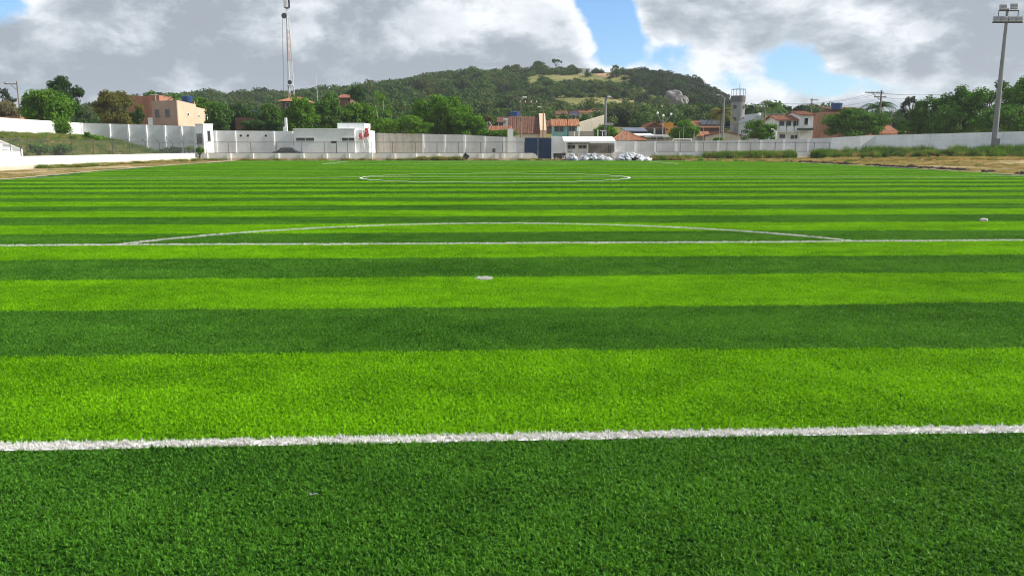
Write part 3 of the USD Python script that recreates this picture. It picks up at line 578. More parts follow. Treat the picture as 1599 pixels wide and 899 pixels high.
# blue gate
t = thing('sheet_gate', 'tall dark blue sheet metal double gate at the far end', 'gate', (W(840, 240, 120.1)[0], 120.1, 0))
gw = W(860, 240, 120.1)[0] - W(820, 240, 120.1)[0]; gz = W(840, 216, 120.1)[2]
for sgn in (-1, 1):
    x0, x1 = (-gw / 2 + .04, -.03) if sgn < 0 else (.03, gw / 2 - .04)
    lf = part('gate_leaf', MB().box(x0, -.03, .12, x1, .0, gz), 'navy', t)
    for k in range(7): part('rib', MB().box(x0 + .05 + k * (x1 - x0 - .16) / 6, -.06, .14, x0 + .11 + k * (x1 - x0 - .16) / 6, -.032, gz - .03), 'navy', lf)
part('gate_frame', MB().box(-gw / 2 - .06, -.08, 0, -gw / 2 + .04, .05, gz + .08).box(gw / 2 - .04, -.08, 0, gw / 2 + .06, .05, gz + .08).box(-gw / 2 + .045, -.07, gz + .01, gw / 2 - .045, .04, gz + .08), 'navy', t)

# ================================================================== BUILDINGS
def window(t, x, z, w, h, y=0.0, side=None, glass='dark_glass', frame='frame_white', fw=.07, m_sill=None):
    """frame standing 3 cm proud with a pane set back in it, on the front (y) or a side face"""
    a, b = MB(), MB()
    def bx(m, x0, z0, x1, z1, f, k):
        if side is None: m.box(x0, y - f, z0, x1, y - k, z1)
        elif side == 'r': m.box(y + k, x0, z0, y + f, x1, z1)
        else: m.box(y - f, x0, z0, y - k, x1, z1)
    bx(a, x - w / 2 - fw, z - fw, x + w / 2 + fw, z, .05, .002); bx(a, x - w / 2 - fw, z + h, x + w / 2 + fw, z + h + fw, .05, .002); bx(a, x - w / 2 - fw, z, x - w / 2, z + h, .05, .002); bx(a, x + w / 2, z, x + w / 2 + fw, z + h, .05, .002)
    if w > .9: bx(a, x - .025, z, x + .025, z + h, .045, .012)
    bx(b, x - w / 2, z, x + w / 2, z + h, .010, .002)
    f = part('window', a, frame, t); part('pane', b, glass, f)
def gable_roof(t, w, d, z, rise, over, m, axis='x', th=.12, name='roof', thin=0):
    """axis: the ridge's direction. Two pitched leaves of small overhang, tile rolls along the fall"""
    mb = MB()
    def leaf(p0, p1, p2, p3):
        p0, p1, p2, p3 = (np.array(p, float) for p in (p0, p1, p2, p3)); n = np.cross(p1 - p0, p3 - p0); n /= np.linalg.norm(n)
        v = [p0, p1, p2, p3] + [p + n * th for p in (p0, p1, p2, p3)]
        mb.hexa(np.array(v))
        L_ = np.linalg.norm(p1 - p0); k = int(min(L_ / .36, 48))
        for i in range(k):
            u = (i + .5) / k; a, b = p0 + (p1 - p0) * u + n * (th + .02), p3 + (p2 - p3) * u + n * (th + .02); mb.bar(a, b, .12, .06)
    if axis == 'x':
        leaf((-w / 2 - over, -over, z - over * rise / (d / 2)), (w / 2 + over, -over, z - over * rise / (d / 2)), (w / 2 + over, d / 2, z + rise), (-w / 2 - over, d / 2, z + rise))
        leaf((w / 2 + over, d + over, z - over * rise / (d / 2)), (-w / 2 - over, d + over, z - over * rise / (d / 2)), (-w / 2 - over, d / 2, z + rise), (w / 2 + over, d / 2, z + rise))
    else:
        leaf((-w / 2 - over, d + over, z - over * rise / (w / 2)), (-w / 2 - over, -over, z - over * rise / (w / 2)), (0, -over, z + rise), (0, d + over, z + rise))
        leaf((w / 2 + over, -over, z - over * rise / (w / 2)), (w / 2 + over, d + over, z - over * rise / (w / 2)), (0, d + over, z + rise), (0, -over, z + rise))
    return part(name, mb, m, t)
def hip_roof(t, w, d, z, rise, over, m, ridge=.3):
    a = [(-w / 2 - over, -over, z), (w / 2 + over, -over, z), (w / 2 + over, d + over, z), (-w / 2 - over, d + over, z), (-w * ridge / 2, d / 2, z + rise), (w * ridge / 2, d / 2, z + rise)]
    mb = MB().add(a, [[0, 1, 5], [0, 5, 4], [1, 2, 5], [2, 3, 4], [2, 4, 5], [3, 0, 4], [0, 3, 2], [0, 2, 1]])
    A = np.array(a)
    for i, j in ((0, 4), (1, 5), (2, 5), (3, 4), (4, 5)): mb.bar(A[i] + [0, 0, .03], A[j] + [0, 0, .03], .22, .14)
    for u in np.linspace(.06, .94, 16):
        b = A[0] + (A[1] - A[0]) * u; x = b[0]; top = A[4] if x < A[4][0] else A[5] if x > A[5][0] else np.array([x, d / 2, z + rise]); f = 1 if A[4][0] <= x <= A[5][0] else (1 - (abs(x) - A[5][0]) / (A[1][0] - A[5][0]))
        e = b + (np.array([x, d / 2, z + rise]) - b) * f; mb.bar(b + [0, 0, .03], e + [0, 0, .03], .14, .06)
    return part('roof', mb, m, t)
def body(t, w, d, h, m, gable=None, axis='x', name='wall'):
    mb = MB()
    if gable and axis == 'y': mb.prism([(-w / 2, -2.5), (w / 2, -2.5), (w / 2, h), (0, h + gable), (-w / 2, h)], 0, d)
    elif gable:
        mb.box(-w / 2, 0, -2.5, w / 2, d, h)
        for sx in (-1, 1):
            x0, x1 = sx * w / 2, sx * (w / 2 - .18); x0, x1 = min(x0, x1), max(x0, x1)
            v = [(x0, 0, h + .002), (x0, d, h + .002), (x0, d / 2, h + gable), (x1, 0, h + .002), (x1, d, h + .002), (x1, d / 2, h + gable)]
            mb.add(v, [[0, 2, 1], [3, 4, 5], [0, 1, 4], [0, 4, 3], [1, 2, 5], [1, 5, 4], [2, 0, 3], [2, 3, 5]])
    else: mb.box(-w / 2, 0, -2.5, w / 2, d, h)
    return part(name, mb, m, t)
def span(xl, xr, ybase, ytop, Y):
    """centre x, width, foot z and height of something seen between these pixels at depth Y"""
    a, b, c = W(xl, ybase, Y), W(xr, ybase, Y), W((xl + xr) / 2, ytop, Y)
    return (a[0] + b[0]) / 2, b[0] - a[0], a[2], c[2] - a[2]
def water_tank(label, x, y, Y, r=.75, h=1.1):
    p = W(x, y, Y); t = thing('water_tank', label, 'water tank', (p[0], Y, p[2]))
    part('tank', MB().tube([[0, 0, 0], [0, 0, h * .8], [0, 0, h * .86]], [r * .82, r, r * 1.02], 16), 'tank_blue', t)
    part('lid', MB().tube([[0, 0, h * .865], [0, 0, h * .98], [0, 0, h]], [r * 1.04, r * .8, r * .3], 16), 'tank_blue', t)
    return t

# --- white changing-room building
Yb = 114.6; cx, w, z0, h = span(460, 555, 247, 202, Yb)
t = thing('flat_roofed_building', 'white flat-roofed building with two dark strip windows at the far end', 'building', (cx, Yb, 0))
h = W(500, 202, Yb)[2]; body(t, w, 4.0, h, 'clean_white')
lx = lambda px: W(px, 220, Yb)[0] - cx
hz = lambda py: W(500, py, Yb)[2]
window(t, (lx(462.5) + lx(491)) / 2, hz(220), lx(491) - lx(462.5), hz(215.3) - hz(220), fw=.05); window(t, (lx(534) + lx(553.5)) / 2, hz(220), lx(553.5) - lx(534), hz(215.3) - hz(220), fw=.05)
dr = part('door', MB().box(lx(518), -.03, 0, lx(524), -.003, hz(224)), 'clean_white', t); part('transom', MB().box(lx(517), -.02, hz(223.8), lx(524.5), -.004, hz(220.3)), 'dark_glass', dr); part('door_frame', MB().box(lx(524.6), -.05, 0, lx(525.6), -.003, hz(220)), 'dark_steel', dr)
part('parapet', MB().box(-w / 2 - .08, -.08, h + .003, w / 2 + .08, 4.08, h + .12), 'clean_white', t)
xa, xb = W(527, 200, Yb + 1.5)[0] - cx, W(569, 200, Yb + 1.5)[0] - cx
part('tank_room', MB().box(xa, 1.5, h - .5, xb, 6.5, W(540, 192.3, Yb + 1.5)[2]), 'clean_white', t)
part('side_wing', MB().box(w / 2 + .004, .6, -.3, lx(575), 6.0, hz(203.5)), 'clean_white', t)
part('sign_panel', MB().box(w / 2 + .3, .50, hz(216), w / 2 + 1.0, .596, hz(203)), 'clean_white', t)
# goal frames and red cloth leaning on its right side
for k, (xb_, xt_, yt_) in enumerate([(566, 561, 216), (572, 566, 212), (577, 570, 214), (582, 573, 212)]):
    a, b = W(xb_, 248, 114.2 - .2 * k), W(xt_, yt_, 115.1)
    solo('leaning_pole', MB().tube([[a[0], a[1], .02], b], .055, 8), 'frame_white', ['leftmost white pole leaning on the side of the white building', 'second white pole from the left leaning on the side of the white building', 'third white pole from the left leaning on the side of the white building', 'rightmost and longest white pole leaning on the side of the white building'][k], 'pole')
rc = np.random.default_rng(4); mb = MB()
for (x_, y_, w_, h_) in [(573, 205, .55, .9), (571, 212, .5, .5), (563.5, 213, .5, .9), (575, 211, .25, .5)]:
    c = W(x_, y_, 114.6 if x_ < 570 else 114.95); u, v_ = np.meshgrid(np.linspace(-.5, .5, 9), np.linspace(-.5, .5, 9)); q = np.stack([u * w_ * (1 - .35 * v_), 0 * u, v_ * h_], -1).reshape(-1, 3)
    q[:, 1] = (meshkit.fbm(q * 5 + x_, 3) - .5) * .5; q += (meshkit.fbm(q * 4 + 2 * x_, 3)[:, None] - .5) * [.5, .1, .4]; i = np.arange(8)[:, None] * 9 + np.arange(8)
    mb.add(q + c, np.stack([i, i + 1, i + 10, i + 9], -1).reshape(-1, 4))
solo('red_cloth', mb, 'red_cloth', 'crumpled red and pink cloth hung at the corner of the white building', 'cloth', smooth=50)

# --- white kiosk on the corner
cx, w, z0, h = span(306, 319, 236, 195, 115.5); px = W(319.5, 236, 115.2)
t = thing('ticket_kiosk', 'narrow white kiosk with window openings at the left end of the far wall', 'kiosk', (px[0], 115.2, 0), math.radians(-38))
hh = W(320, 194.5, 115.2)[2]
part('wall', MB().box(-2.0, 0, -.3, 0, 1.5, hh), 'clean_white', t); part('roof_slab', MB().box(-2.06, -.06, hh + .003, .06, 1.56, hh + .12), 'clean_white', t)
window(t, -1.05, hh - 2.55, 1.3, 1.25, 0, frame='concrete'); window(t, .8, hh - 2.3, .5, 1.45, 0, side='r', frame='clean_white')
part('counter', MB().box(-1.8, -.25, hh - 2.72, -.3, -.055, hh - 2.64), 'concrete', t)

# --- open shed with white roof
Ys = 116.2; xl, xr = W(886, 240, Ys)[0], W(959, 240, Ys)[0]; t = thing('open_shed', 'open-fronted shed with a white sheet roof over parked motorcycles', 'shed', ((xl + xr) / 2, Ys, 0)); w = xr - xl; c = (xl + xr) / 2
zr, zb = W(920, 221.5, Ys - .5)[2], W(920, 214.6, Ys + 3.4)[2]
rl, rr_ = W(880.5, 222, Ys - .5)[0] - c, W(961.5, 222, Ys - .5)[0] - c
for k in range(8):
    a, b = rl + (rr_ - rl) * k / 8, rl + (rr_ - rl) * (k + 1) / 8 - .012
    part('roof_sheet', MB().hexa(np.array([[a, -.5, zr - .10 - .1 * (k > 3)], [b, -.5, zr - .10 - .1 * (k > 3)], [b, 3.4, zb], [a, 3.4, zb], [a, -.5, zr + .12], [b, -.5, zr + .12], [b, 3.4, zb + .12], [a, 3.4, zb + .12]])), 'roof_sheet', t)
part('back_wall', MB().box(-w / 2, 2.9, -.2, w / 2, 3.1, zb - .05), 'weathered_wall', t)
part('side_wall', MB().box(-w / 2 - .16, 0, -.2, -w / 2 - .003, 2.89, zr - .1), 'clean_white', t); part('side_wall', MB().box(w / 2 + .003, 0, -.2, w / 2 + .16, 2.89, zr - .25), 'clean_white', t)
xm = W(920.5, 230, Ys)[0] - c
part('partition', MB().box(-w / 2 + .02, .9, -.2, xm - .06, 1.05, zr - .30), 'clean_white', t)
for a, b in ((888, 901), (906.5, 919)): window(t, (W(a, 0, Ys + .9)[0] + W(b, 0, Ys + .9)[0]) / 2 - c, zr - .95, W(b, 0, Ys)[0] - W(a, 0, Ys)[0], .5, .9, fw=.04)
for px_ in (887.5, 921, 955, 958.6): part('roof_post', MB().box(W(px_, 0, Ys)[0] - c - .05, -.05, -.1, W(px_, 0, Ys)[0] - c + .05, .05, zr - .22), 'frame_white' if px_ < 930 else 'dark_steel', t)
part('beam', MB().box(xm + .06, -.06, zr - .42, w / 2 - .02, .06, zr - .235), 'steel', t)
# bars of a rack inside
lad = thing('wall_ladder', 'small dark ladder rack hanging inside the open shed', 'ladder', (W(891, 0, Ys + .8)[0], Ys + .8, 1.15))
for k in range(4): part('rung', MB().tube([[-.3, 0, k * .36], [.55, 0, k * .36]], .025, 6), 'dark_steel', lad)
part('stile', MB().tube([[-.3, 0, -.2], [-.3, 0, 1.3]], .025, 6), 'dark_steel', lad)

# --- motorcycle builder
def motorcycle(label, x, Y, rz, m='black_rubber'):
    t = thing('motorcycle', label, 'motorcycle', (x, Y, Hz(x, Y) + .0), rz)
    for sx in (-.62, .62):
        g_ = trimesh.creation.torus(.25, .06, 18, 8); g_.apply_transform(trimesh.transformations.rotation_matrix(PI / 2, [1, 0, 0])); wv = part('wheel', (g_.vertices + [sx, 0, .31], g_.faces), 'black_rubber', t, True)
        part('rim', MB().tube([[sx, -.03, .31], [sx, .03, .31]], .17, 12), 'steel', wv)
    part('engine', MB().box(-.18, -.14, .28, .2, .14, .58), 'steel', t)
    part('frame', MB().bar([-.6, 0, .33], [-.1, 0, .5], .06).bar([.62, .0, .33], [.42, 0, .98], .06).bar([-.1, 0, .5], [.42, 0, .85], .08), 'dark_steel', t)
    part('fuel_tank', MB().tube([[-.02, 0, .76], [.12, 0, .80], [.36, 0, .82], [.42, 0, .80]], [.08, .15, .15, .06], 10), m, t, 50)
    part('seat', MB().tube([[-.65, 0, .80], [-.5, 0, .80], [-.05, 0, .76]], [.06, .12, .10], 8), 'black_rubber', t, 50)
    part('handlebar', MB().tube([[.38, -.36, 1.02], [.42, 0, .98], [.38, .36, 1.02]], .02, 6), 'steel', t); part('headlight', MB().tube([[.46, 0, .92], [.56, 0, .90]], [.06, .09], 10), 'lamp_face', t)
motorcycle('dark motorcycle parked inside the open shed left of its middle post', W(912, 240, 116.6)[0], 116.6, .25, 'red_cloth')
motorcycle('black motorcycle before the white wall right of the blue gate', W(879, 240, 117.5)[0], 117.5, .1)
# black bin boxes by the gate
t = thing('black_cart', 'black two-wheeled cart standing right of the blue gate', 'cart', (W(871, 246, 116)[0], 116, 0), .3)
part('tray', MB().box(-.55, -.35, .42, .55, .35, .95), 'black_rubber', t); part('leg', MB().box(-.5, -.3, 0, -.42, .3, .42), 'dark_steel', t); part('leg', MB().box(.42, -.3, 0, .5, .3, .42), 'dark_steel', t); part('handle', MB().tube([[.55, -.3, .9], [.95, -.3, 1.1], [.95, .3, 1.1], [.55, .3, .9]], .025, 6), 'dark_steel', t)

# --- dark car behind the fence at the white building
p = W(444, 246, 112.9); t = thing('parked_car', 'black car parked behind the low wall left of the white building', 'car', (p[0] + .3, 113.6, .0), math.radians(4)); UsdGeom.Xformable(t).AddScaleOp().Set(Gf.Vec3f(1.05, 1.05, 1.22))
side = [(-2.0, .35), (-2.05, .75), (-1.75, .95), (-1.25, 1.02), (-.65, 1.42), (.55, 1.44), (1.15, 1.02), (1.85, .92), (2.05, .62), (2.0, .32)]
def carbody(pts, w0, w1, zs):
    v, n = [], len(pts)
    for y, k in ((-.86, 1), (-.80, 1), (.80, 1), (.86, 1)): pass
    mb = MB(); mb.prism(pts, -.82, .82); return mb
part('body', carbody(side, 0, 0, 0), 'car_paint', t)
part('side_window', MB().prism([(-1.1, 1.03), (-.62, 1.36), (-.05, 1.38), (-.05, 1.03)], -.835, -.823), 'dark_glass', t); part('side_window', MB().prism([(.02, 1.03), (.02, 1.38), (.52, 1.38), (1.0, 1.03)], -.835, -.823), 'dark_glass', t)
part('windscreen', MB().hexa(np.array([[.62, -.72, 1.40], [1.14, -.72, 1.05], [1.14, .72, 1.05], [.62, .72, 1.40], [.64, -.72, 1.425], [1.16, -.72, 1.075], [1.16, .72, 1.075], [.64, .72, 1.425]])), 'dark_glass', t)
for sx in (-1.25, 1.3):
    for sy in (-.80, .80): wv = part('wheel', MB().tube([[sx, sy - .1, .31], [sx, sy + .1, .31]], .31, 16), 'black_rubber', t); part('rim', MB().tube([[sx, sy - .112, .31], [sx, sy + .112, .31]], .19, 12), 'steel', wv)
part('headlight', MB().box(1.93, -.75, .66, 2.04, -.4, .80), 'lamp_face', t); part('headlight', MB().box(1.93, .4, .66, 2.04, .75, .80), 'lamp_face', t)

# --- bleacher at left
t = thing('bleacher', 'white concrete terrace steps rising at the far left behind the low wall', 'bleacher', (-40.7, 60.2, 0))
for k in range(7): part('step', MB().box(-.75 * (k + 1) + .0, -16, -.3, -.75 * k - .003, 7.7, 1.45 + .32 * k), 'white_wall', t)
part('end_wall', MB().prism([(0, -.3), (0, 1.62), (-5.4, 3.95), (-5.4, -.3)], 7.71, 7.88), 'white_wall', t)
for k, (dx, z) in enumerate([(-.15, 1.45), (-1.65, 2.09)]):
    r_ = thing('handrail', ['lower dark handrail in front of the white terrace steps', 'upper dark handrail half way up the white terrace steps'][k], 'handrail', (-40.7 + dx, 60.2, z))
    for j in range(6): part('stanchion', MB().tube([[0, -9.5 + 3.2 * j, -.02], [0, -9.5 + 3.2 * j, 1.0]], .03, 6), 'dark_steel', r_)
    part('rail', MB().tube([[0, -9.5, 1.0], [0, 6.5, 1.0]], .03, 6), 'dark_steel', r_); part('rail', MB().tube([[0, -9.5, .5], [0, 6.5, .5]], .025, 6), 'dark_steel', r_)
# stair of the bank between terrace and fence
# --- brick houses at left
cx, w, z0, h = span(199, 212, 193, 150, 152)
t = thing('brick_house', 'unplastered red brick house half hidden by the yellowish tree', 'house', (cx + 1.6, 152, z0)); g0 = t
body(t, w + 3.2, 6, h, 'raw_brick', name='left_block')
x0 = W(223, 0, 152)[0] - cx - 1.6; x1 = W(240.5, 0, 152)[0] - cx - 1.6
part('right_block', MB().box(x0, -.8, -2, x1, 5.5, h + .1), 'raw_brick', t); window(t, (W(232.5, 0, 151)[0] - cx - 1.6), (193 - 176) / FPX * 152, .75, 1.2, -.8)
part('white_porch', MB().box(x0 + .1, -1.9, -2, x1 + .3, -.803, W(230, 184, 151)[2] - z0), 'clean_white', t)
# beige house, seen on its corner
pc = W(278, 196, 140); t = thing('plastered_house', 'peach plastered two storey house with a stepped roofline on its sunlit side', 'house', (pc[0], 140, pc[2]), math.radians(-30))
hh = W(278, 156.5, 140)[2] - pc[2]; wl = 6.55
part('front_wall', MB().box(-wl, 0, -3, 0, .18, hh), 'brown_and_shaded_peach', t); part('side_wall', MB().hexa(np.array([[-.18, .184, -3], [0, .184, -3], [0, 3.9, -3], [-.18, 3.9, -3], [-.18, .184, hh], [0, .184, hh], [0, 3.9, hh - .55], [-.18, 3.9, hh - .55]])), 'peach', t); part('rear_block', MB().hexa(np.array([[-4.5, 3.904, -3], [0, 3.904, -3], [0, 6.6, -3], [-4.5, 6.6, -3], [-4.5, 3.904, hh - .95], [0, 3.904, hh - .95], [0, 6.6, hh - 1.4], [-4.5, 6.6, hh - 1.4]])), 'peach', t)  # front wall painted darker than the sunlit side to hold its shade
part('roof_deck', MB().box(-wl + .1, .185, hh - .6, -.185, 3.9, hh - .5), 'concrete', t); part('back_wall', MB().box(-wl, 3.72, -3, -.183, 3.9, hh - .05), 'brown_and_shaded_peach', t); part('left_wall', MB().box(-wl, .185, -3, -wl + .18, 3.71, hh - .05), 'brown_and_shaded_peach', t)
for x in (-5.2, -2.5): window(t, x, hh - 2.75, .95, 1.25, 0, frame='wood')
window(t, 2.2, hh - 2.5, .25, .4, 0, side='r'); window(t, 4.4, hh - 2.7, .25, .4, 0, side='r'); window(t, 5.9, hh - 3.6, .4, 1.3, 0, side='r')
part('lean_to_roof', MB().hexa(np.array([[-wl + .3, -1.5, hh - 4.9], [-.3, -1.5, hh - 4.9], [-.3, -.004, hh - 4.45], [-wl + .3, -.004, hh - 4.45], [-wl + .3, -1.5, hh - 4.8], [-.3, -1.5, hh - 4.8], [-.3, -.004, hh - 4.35], [-wl + .3, -.004, hh - 4.35]])), 'tiles_red', t)
water_tank('blue water tank on the roof of the peach plastered house', 292.5, 161, 143.5, .95, 1.2)
t = thing('tv_antenna', 'white television aerial on the brick house roof at left', 'antenna', W(243.5, 157, 149)); part('mast', MB().tube([[0, 0, -1.], [0, 0, 1.2]], .035, 6), 'frame_white', t); part('boom', MB().tube([[-.9, 0, .95], [.5, 0, 1.05]], .03, 6), 'frame_white', t)
for k in range(4): part('element', MB().tube([[-.8 + .35 * k, -.35, .96 + .025 * k], [-.8 + .35 * k, .35, .96 + .025 * k]], .02, 5), 'frame_white', t)
p = W(16, 189, 123); solo('brick_parapet', MB().box(p[0] - 6, 122.5, -1, p[0] + 1.9, 126, W(16, 182.5, 123)[2]), 'raw_brick', 'low brick building just above the white wall at the left edge', 'building')
# small tower with tank in the trees
p = W(403, 186, 150); t = thing('brick_tank_stand', 'small square brick stand holding a blue tank among the dark trees', 'tank stand', (p[0], 150, 0)); part('stand', MB().box(-1.1, -1.1, 0, 1.1, 1.1, p[2]), 'raw_brick', t); part('cap', MB().box(-1.3, -1.3, p[2] + .002, 1.3, 1.3, p[2] + .15), 'concrete', t)
water_tank('blue water tank on a small brick stand among the dark trees', 402, 184.5, 150, .95, 1.25)
p = W(380, 205, 145); solo('brick_hut', MB().box(p[0] - 1, 144, 0, p[0] + 4, 147, W(380, 184, 145)[2]), 'brown_gable', 'dark brick hut in the shade of the trees above the holed wall', 'hut')
solo('white_vent_pipe', MB().box(W(437, 0, 121)[0] - .16, 121, 1, W(437, 0, 121)[0] + .16, 121.3, W(437, 184, 121)[2]).box(W(435, 0, 121)[0] - .2, 120.9, 1, W(439, 0, 121)[0], 121.4, W(437, 198, 121)[2]), 'clean_white', 'white upright concrete post with a thick foot behind the holed wall', 'post')

# --- house template
def house(name, label, xl, xr, ybase, yeave, Y, depth, roof, rise, m, mroof, axis='x', wins=(), rz=0.0, over=.35, cat='house', hipridge=.3, glass='dark_glass', frame='frame_white', extra=None):
    cx, w, z0, h = span(xl, xr, ybase, yeave, Y); t = thing(name, label, cat, (cx, Y, z0), rz)
    rise *= .72
    body(t, w, depth, h, m, rise if roof == 'gable' else None, axis)
    if roof == 'gable': gable_roof(t, w, depth, h, rise, over, mroof, axis)
    elif roof == 'hip': hip_roof(t, w, depth, h, rise, over, mroof, hipridge)
    elif roof == 'shed': part('roof', MB().hexa(np.array([[-w / 2 - over, -over, h - .1], [w / 2 + over, -over, h - .1], [w / 2 + over, depth, h + rise], [-w / 2 - over, depth, h + rise], [-w / 2 - over, -over, h + .06], [w / 2 + over, -over, h + .06], [w / 2 + over, depth, h + rise + .16], [-w / 2 - over, depth, h + rise + .16]])), mroof, t)
    elif roof == 'flat': part('parapet', MB().box(-w / 2 - .06, -.06, h + .003, w / 2 + .06, depth + .06, h + .18), mroof, t)
    for u, v_, ww, wh in wins: window(t, (u - .5) * w, v_ * h, ww, wh, 0, glass=glass, frame=frame)
    if extra: extra(t, w, h, depth)
    return t
# centre: brown tiled house facing us with a sunlit gable at its right
def ex(t, w, h, d):
    part('gable_end', MB().hexa(np.array([[w / 2 + .004, -1.0, -2.5], [w / 2 + 1.1, -1.0, -2.5], [w / 2 + 1.1, d * .5, -2.5], [w / 2 + .004, d * .5, -2.5], [w / 2 + .004, -1.0, h + .5], [w / 2 + 1.1, -1., h + .5], [w / 2 + 1.1, d * .5, h + 3.6], [w / 2 + .004, d * .5, h + 3.6]])), 'peach', t)
house('tiled_house', 'large dark brown tiled house behind the blue gate with a peach gable end', 796, 843, 214, 208, 142, 12, 'gable', 4.1, 'concrete_light', 'tiles_brown', 'x', over=.3, extra=ex)
t = thing('roof_slab_house', 'small white block with a flat slab top behind the brown tiled house', 'building', (W(803, 186, 156)[0], 156, W(803, 190, 156)[2])); part('wall', MB().box(-1.6, 0, -3, 1.8, 3, .3), 'clean_white', t); part('slab', MB().box(-2., -.3, .304, 2.2, 3.3, .6), 'clean_white', t)
water_tank('dark blue water tank on a white slab behind the brown tiled house', 804, 184.5, 157, .95, 1.2)
house('tiled_house', 'small white walled house with a brown roof just left of the brown tiled house', 778, 793, 200, 191, 165, 7, 'gable', 1.4, 'clean_white', 'tiles_brown', 'x', wins=[(.3, .2, .8, .8)])
house('tiled_house', 'low house with a weathered red roof above the white wall pillar', 766, 797, 213, 204, 136, 7, 'gable', 1.0, 'cream', 'tiles_red', 'x')
house('tiled_house', 'small pale grey gabled house beside the round bush left of the brown tiled house', 758, 768, 205, 198, 150, 5, 'gable', 1.2, 'grey_block', 'zinc', 'y')
house('tiled_house', 'brown roofed house directly behind the peach gable end', 850, 878, 205, 198, 172, 9, 'gable', 1.9, 'brown_gable', 'tiles_brown', 'x')
house('tiled_house', 'small yellow walled house with brown roof between the brown roofs and the purple house', 869, 885, 190, 179, 200, 7, 'gable', 1.2, 'yellow_wall', 'tiles_brown', 'x', wins=[(.5, .3, .9, .9)])
def teal_extra(t, w, h, d):
    part('side_wall', MB().hexa(np.array([[w / 2 + .004, .4, -2.5], [w / 2 + 5.2, 1.6, -2.5], [w / 2 + 5.2, 3.4, -2.5], [w / 2 + .004, 3.0, -2.5], [w / 2 + .004, .4, h + .3], [w / 2 + 5.2, 1.6, h + 1.9], [w / 2 + 5.2, 3.4, h + 2.0], [w / 2 + .004, 3., h + .5]])), 'cream', t)
    part('plinth', MB().box(w / 2 - 1.5, -.8, -2.5, w / 2 + 5.5, -.5, .9), 'grey_block', t)
    part('pillar', MB().box(.15, -.12, 0, .45, -.06, h), 'teal', t)
house('teal_house', 'teal painted house with an orange tiled roof behind the shed', 864, 901, 213, 196, 150, 6, 'gable', 1.55, 'teal', 'tiles_orange', 'x', wins=[(.24, .42, 1.7, .95), (.78, .40, 1.3, 1.1)], over=.5, frame='teal', extra=teal_extra)
house('purple_house', 'pale purple house on the hillside above the teal house', 889, 906, 192, 175, 212, 6, 'gable', .9, 'purple', 'tiles_red', 'y', wins=[(.35, .35, .9, 1.0), (.75, .35, .7, .9)])
house('cream_house', 'small cream house with a red roof between the purple house and the brick house', 906, 925, 187, 176.5, 210, 6, 'gable', 1.0, 'cream', 'tiles_red', 'x', wins=[(.25, .25, .9, 1.), (.7, .25, .9, 1.)])
house('brick_house', 'bare brick house highest on the slope right of the cream house', 925, 940.5, 190, 170.5, 216, 7, 'flat', 0, 'raw_brick', 'raw_brick', wins=[(.3, .55, .8, .9), (.75, .55, .7, .9)])
house('tiled_house', 'red roofed house just below the brick house, behind the bright green bush', 926, 946, 204, 196, 180, 8, 'gable', 1.7, 'brown_gable', 'tiles_red', 'x')
house('tiled_pavilion', 'low hipped orange tiled pavilion right of the shed', 959, 1003, 222, 219.5, 129, 8, 'hip', 2.0, 'brown_gable', 'tiles_orange', hipridge=.12, over=.6, cat='pavilion')
def rg(t, w, h, d):
    part('porch_post', MB().box(-.15, -.25, -1, .15, -.05, h + .2), 'clean_white', t); part('dark_opening', MB().box(-w * .36, -.03, -1, -.2, -.004, h * .9).box(.2, -.03, -1, w * .36, -.004, h * .9), 'dark_glass', t)
house('red_gabled_house', 'dark red house with its gable facing the pitch and two dark openings', 1003, 1040, 213, 202, 168, 9, 'gable', 1.9, 'brown_gable', 'tiles_red', 'y', extra=rg)
house('orange_house', 'bright orange walled house beside the young green tree', 1036, 1051, 213, 193, 172, 6, 'flat', 0, 'orange_wall', 'orange_wall')
house('market_stall', 'blue-grey tarpaulin covered stalls behind the orange pavilion', 978, 1008, 212, 205, 158, 5, 'shed', .9, 'dark_steel', 'tarpaulin', cat='stall')
house('sheet_roof_shed', 'small shed with a flat white sheet roof right of the orange pavilion', 994, 1018, 217, 212, 133, 3.5, 'shed', .35, 'dark_steel', 'roof_sheet', cat='shed')
house('sheet_roof_shed', 'long low shed with rusty sheet roof below the orange house', 1010, 1044, 219, 214.5, 131, 4, 'shed', .5, 'grey_block', 'concrete', cat='shed', wins=[(.3, .2, .9, .5), (.6, .2, .9, .5)])
def sol(t, w, h, d):
    for k in range(4): part('solar_panel', MB().hexa(np.array([[-w * .1 + k * 1.15, .6, h + .55], [-w * .1 + k * 1.15 + 1.05, .6, h + .55], [-w * .1 + k * 1.15 + 1.05, 3.2, h + 1.55], [-w * .1 + k * 1.15, 3.2, h + 1.55], [-w * .1 + k * 1.15, .6, h + .60], [-w * .1 + k * 1.15 + 1.05, .6, h + .60], [-w * .1 + k * 1.15 + 1.05, 3.2, h + 1.60], [-w * .1 + k * 1.15, 3.2, h + 1.60]])), 'solar_blue', t)
house('tiled_house', 'wide red roofed house carrying dark solar panels right of the young green tree', 1078, 1124, 212, 199.5, 160, 9, 'gable', 1.8, 'brown_gable', 'tiles_red', 'x', extra=sol, wins=[(.2, .25, 1.2, .9)])
house('gable_house', 'cream plastered house with its low gable facing the pitch left of the hedge', 1105, 1158, 221, 212, 131, 9, 'gable', .75, 'cream', 'tiles_brown', 'y', over=.15)
house('tiled_house', 'little orange roofed house squeezed against the cream gabled house', 1088, 1106, 220, 212.5, 133, 4, 'gable', .9, 'grey_block', 'tiles_orange', 'x')
house('zinc_gable_hall', 'grey sheet metal gabled hall left of the utility pole', 1168, 1206, 214, 190, 150, 12, 'gable', 2.0, 'zinc', 'zinc', 'y', over=.1, cat='hall')
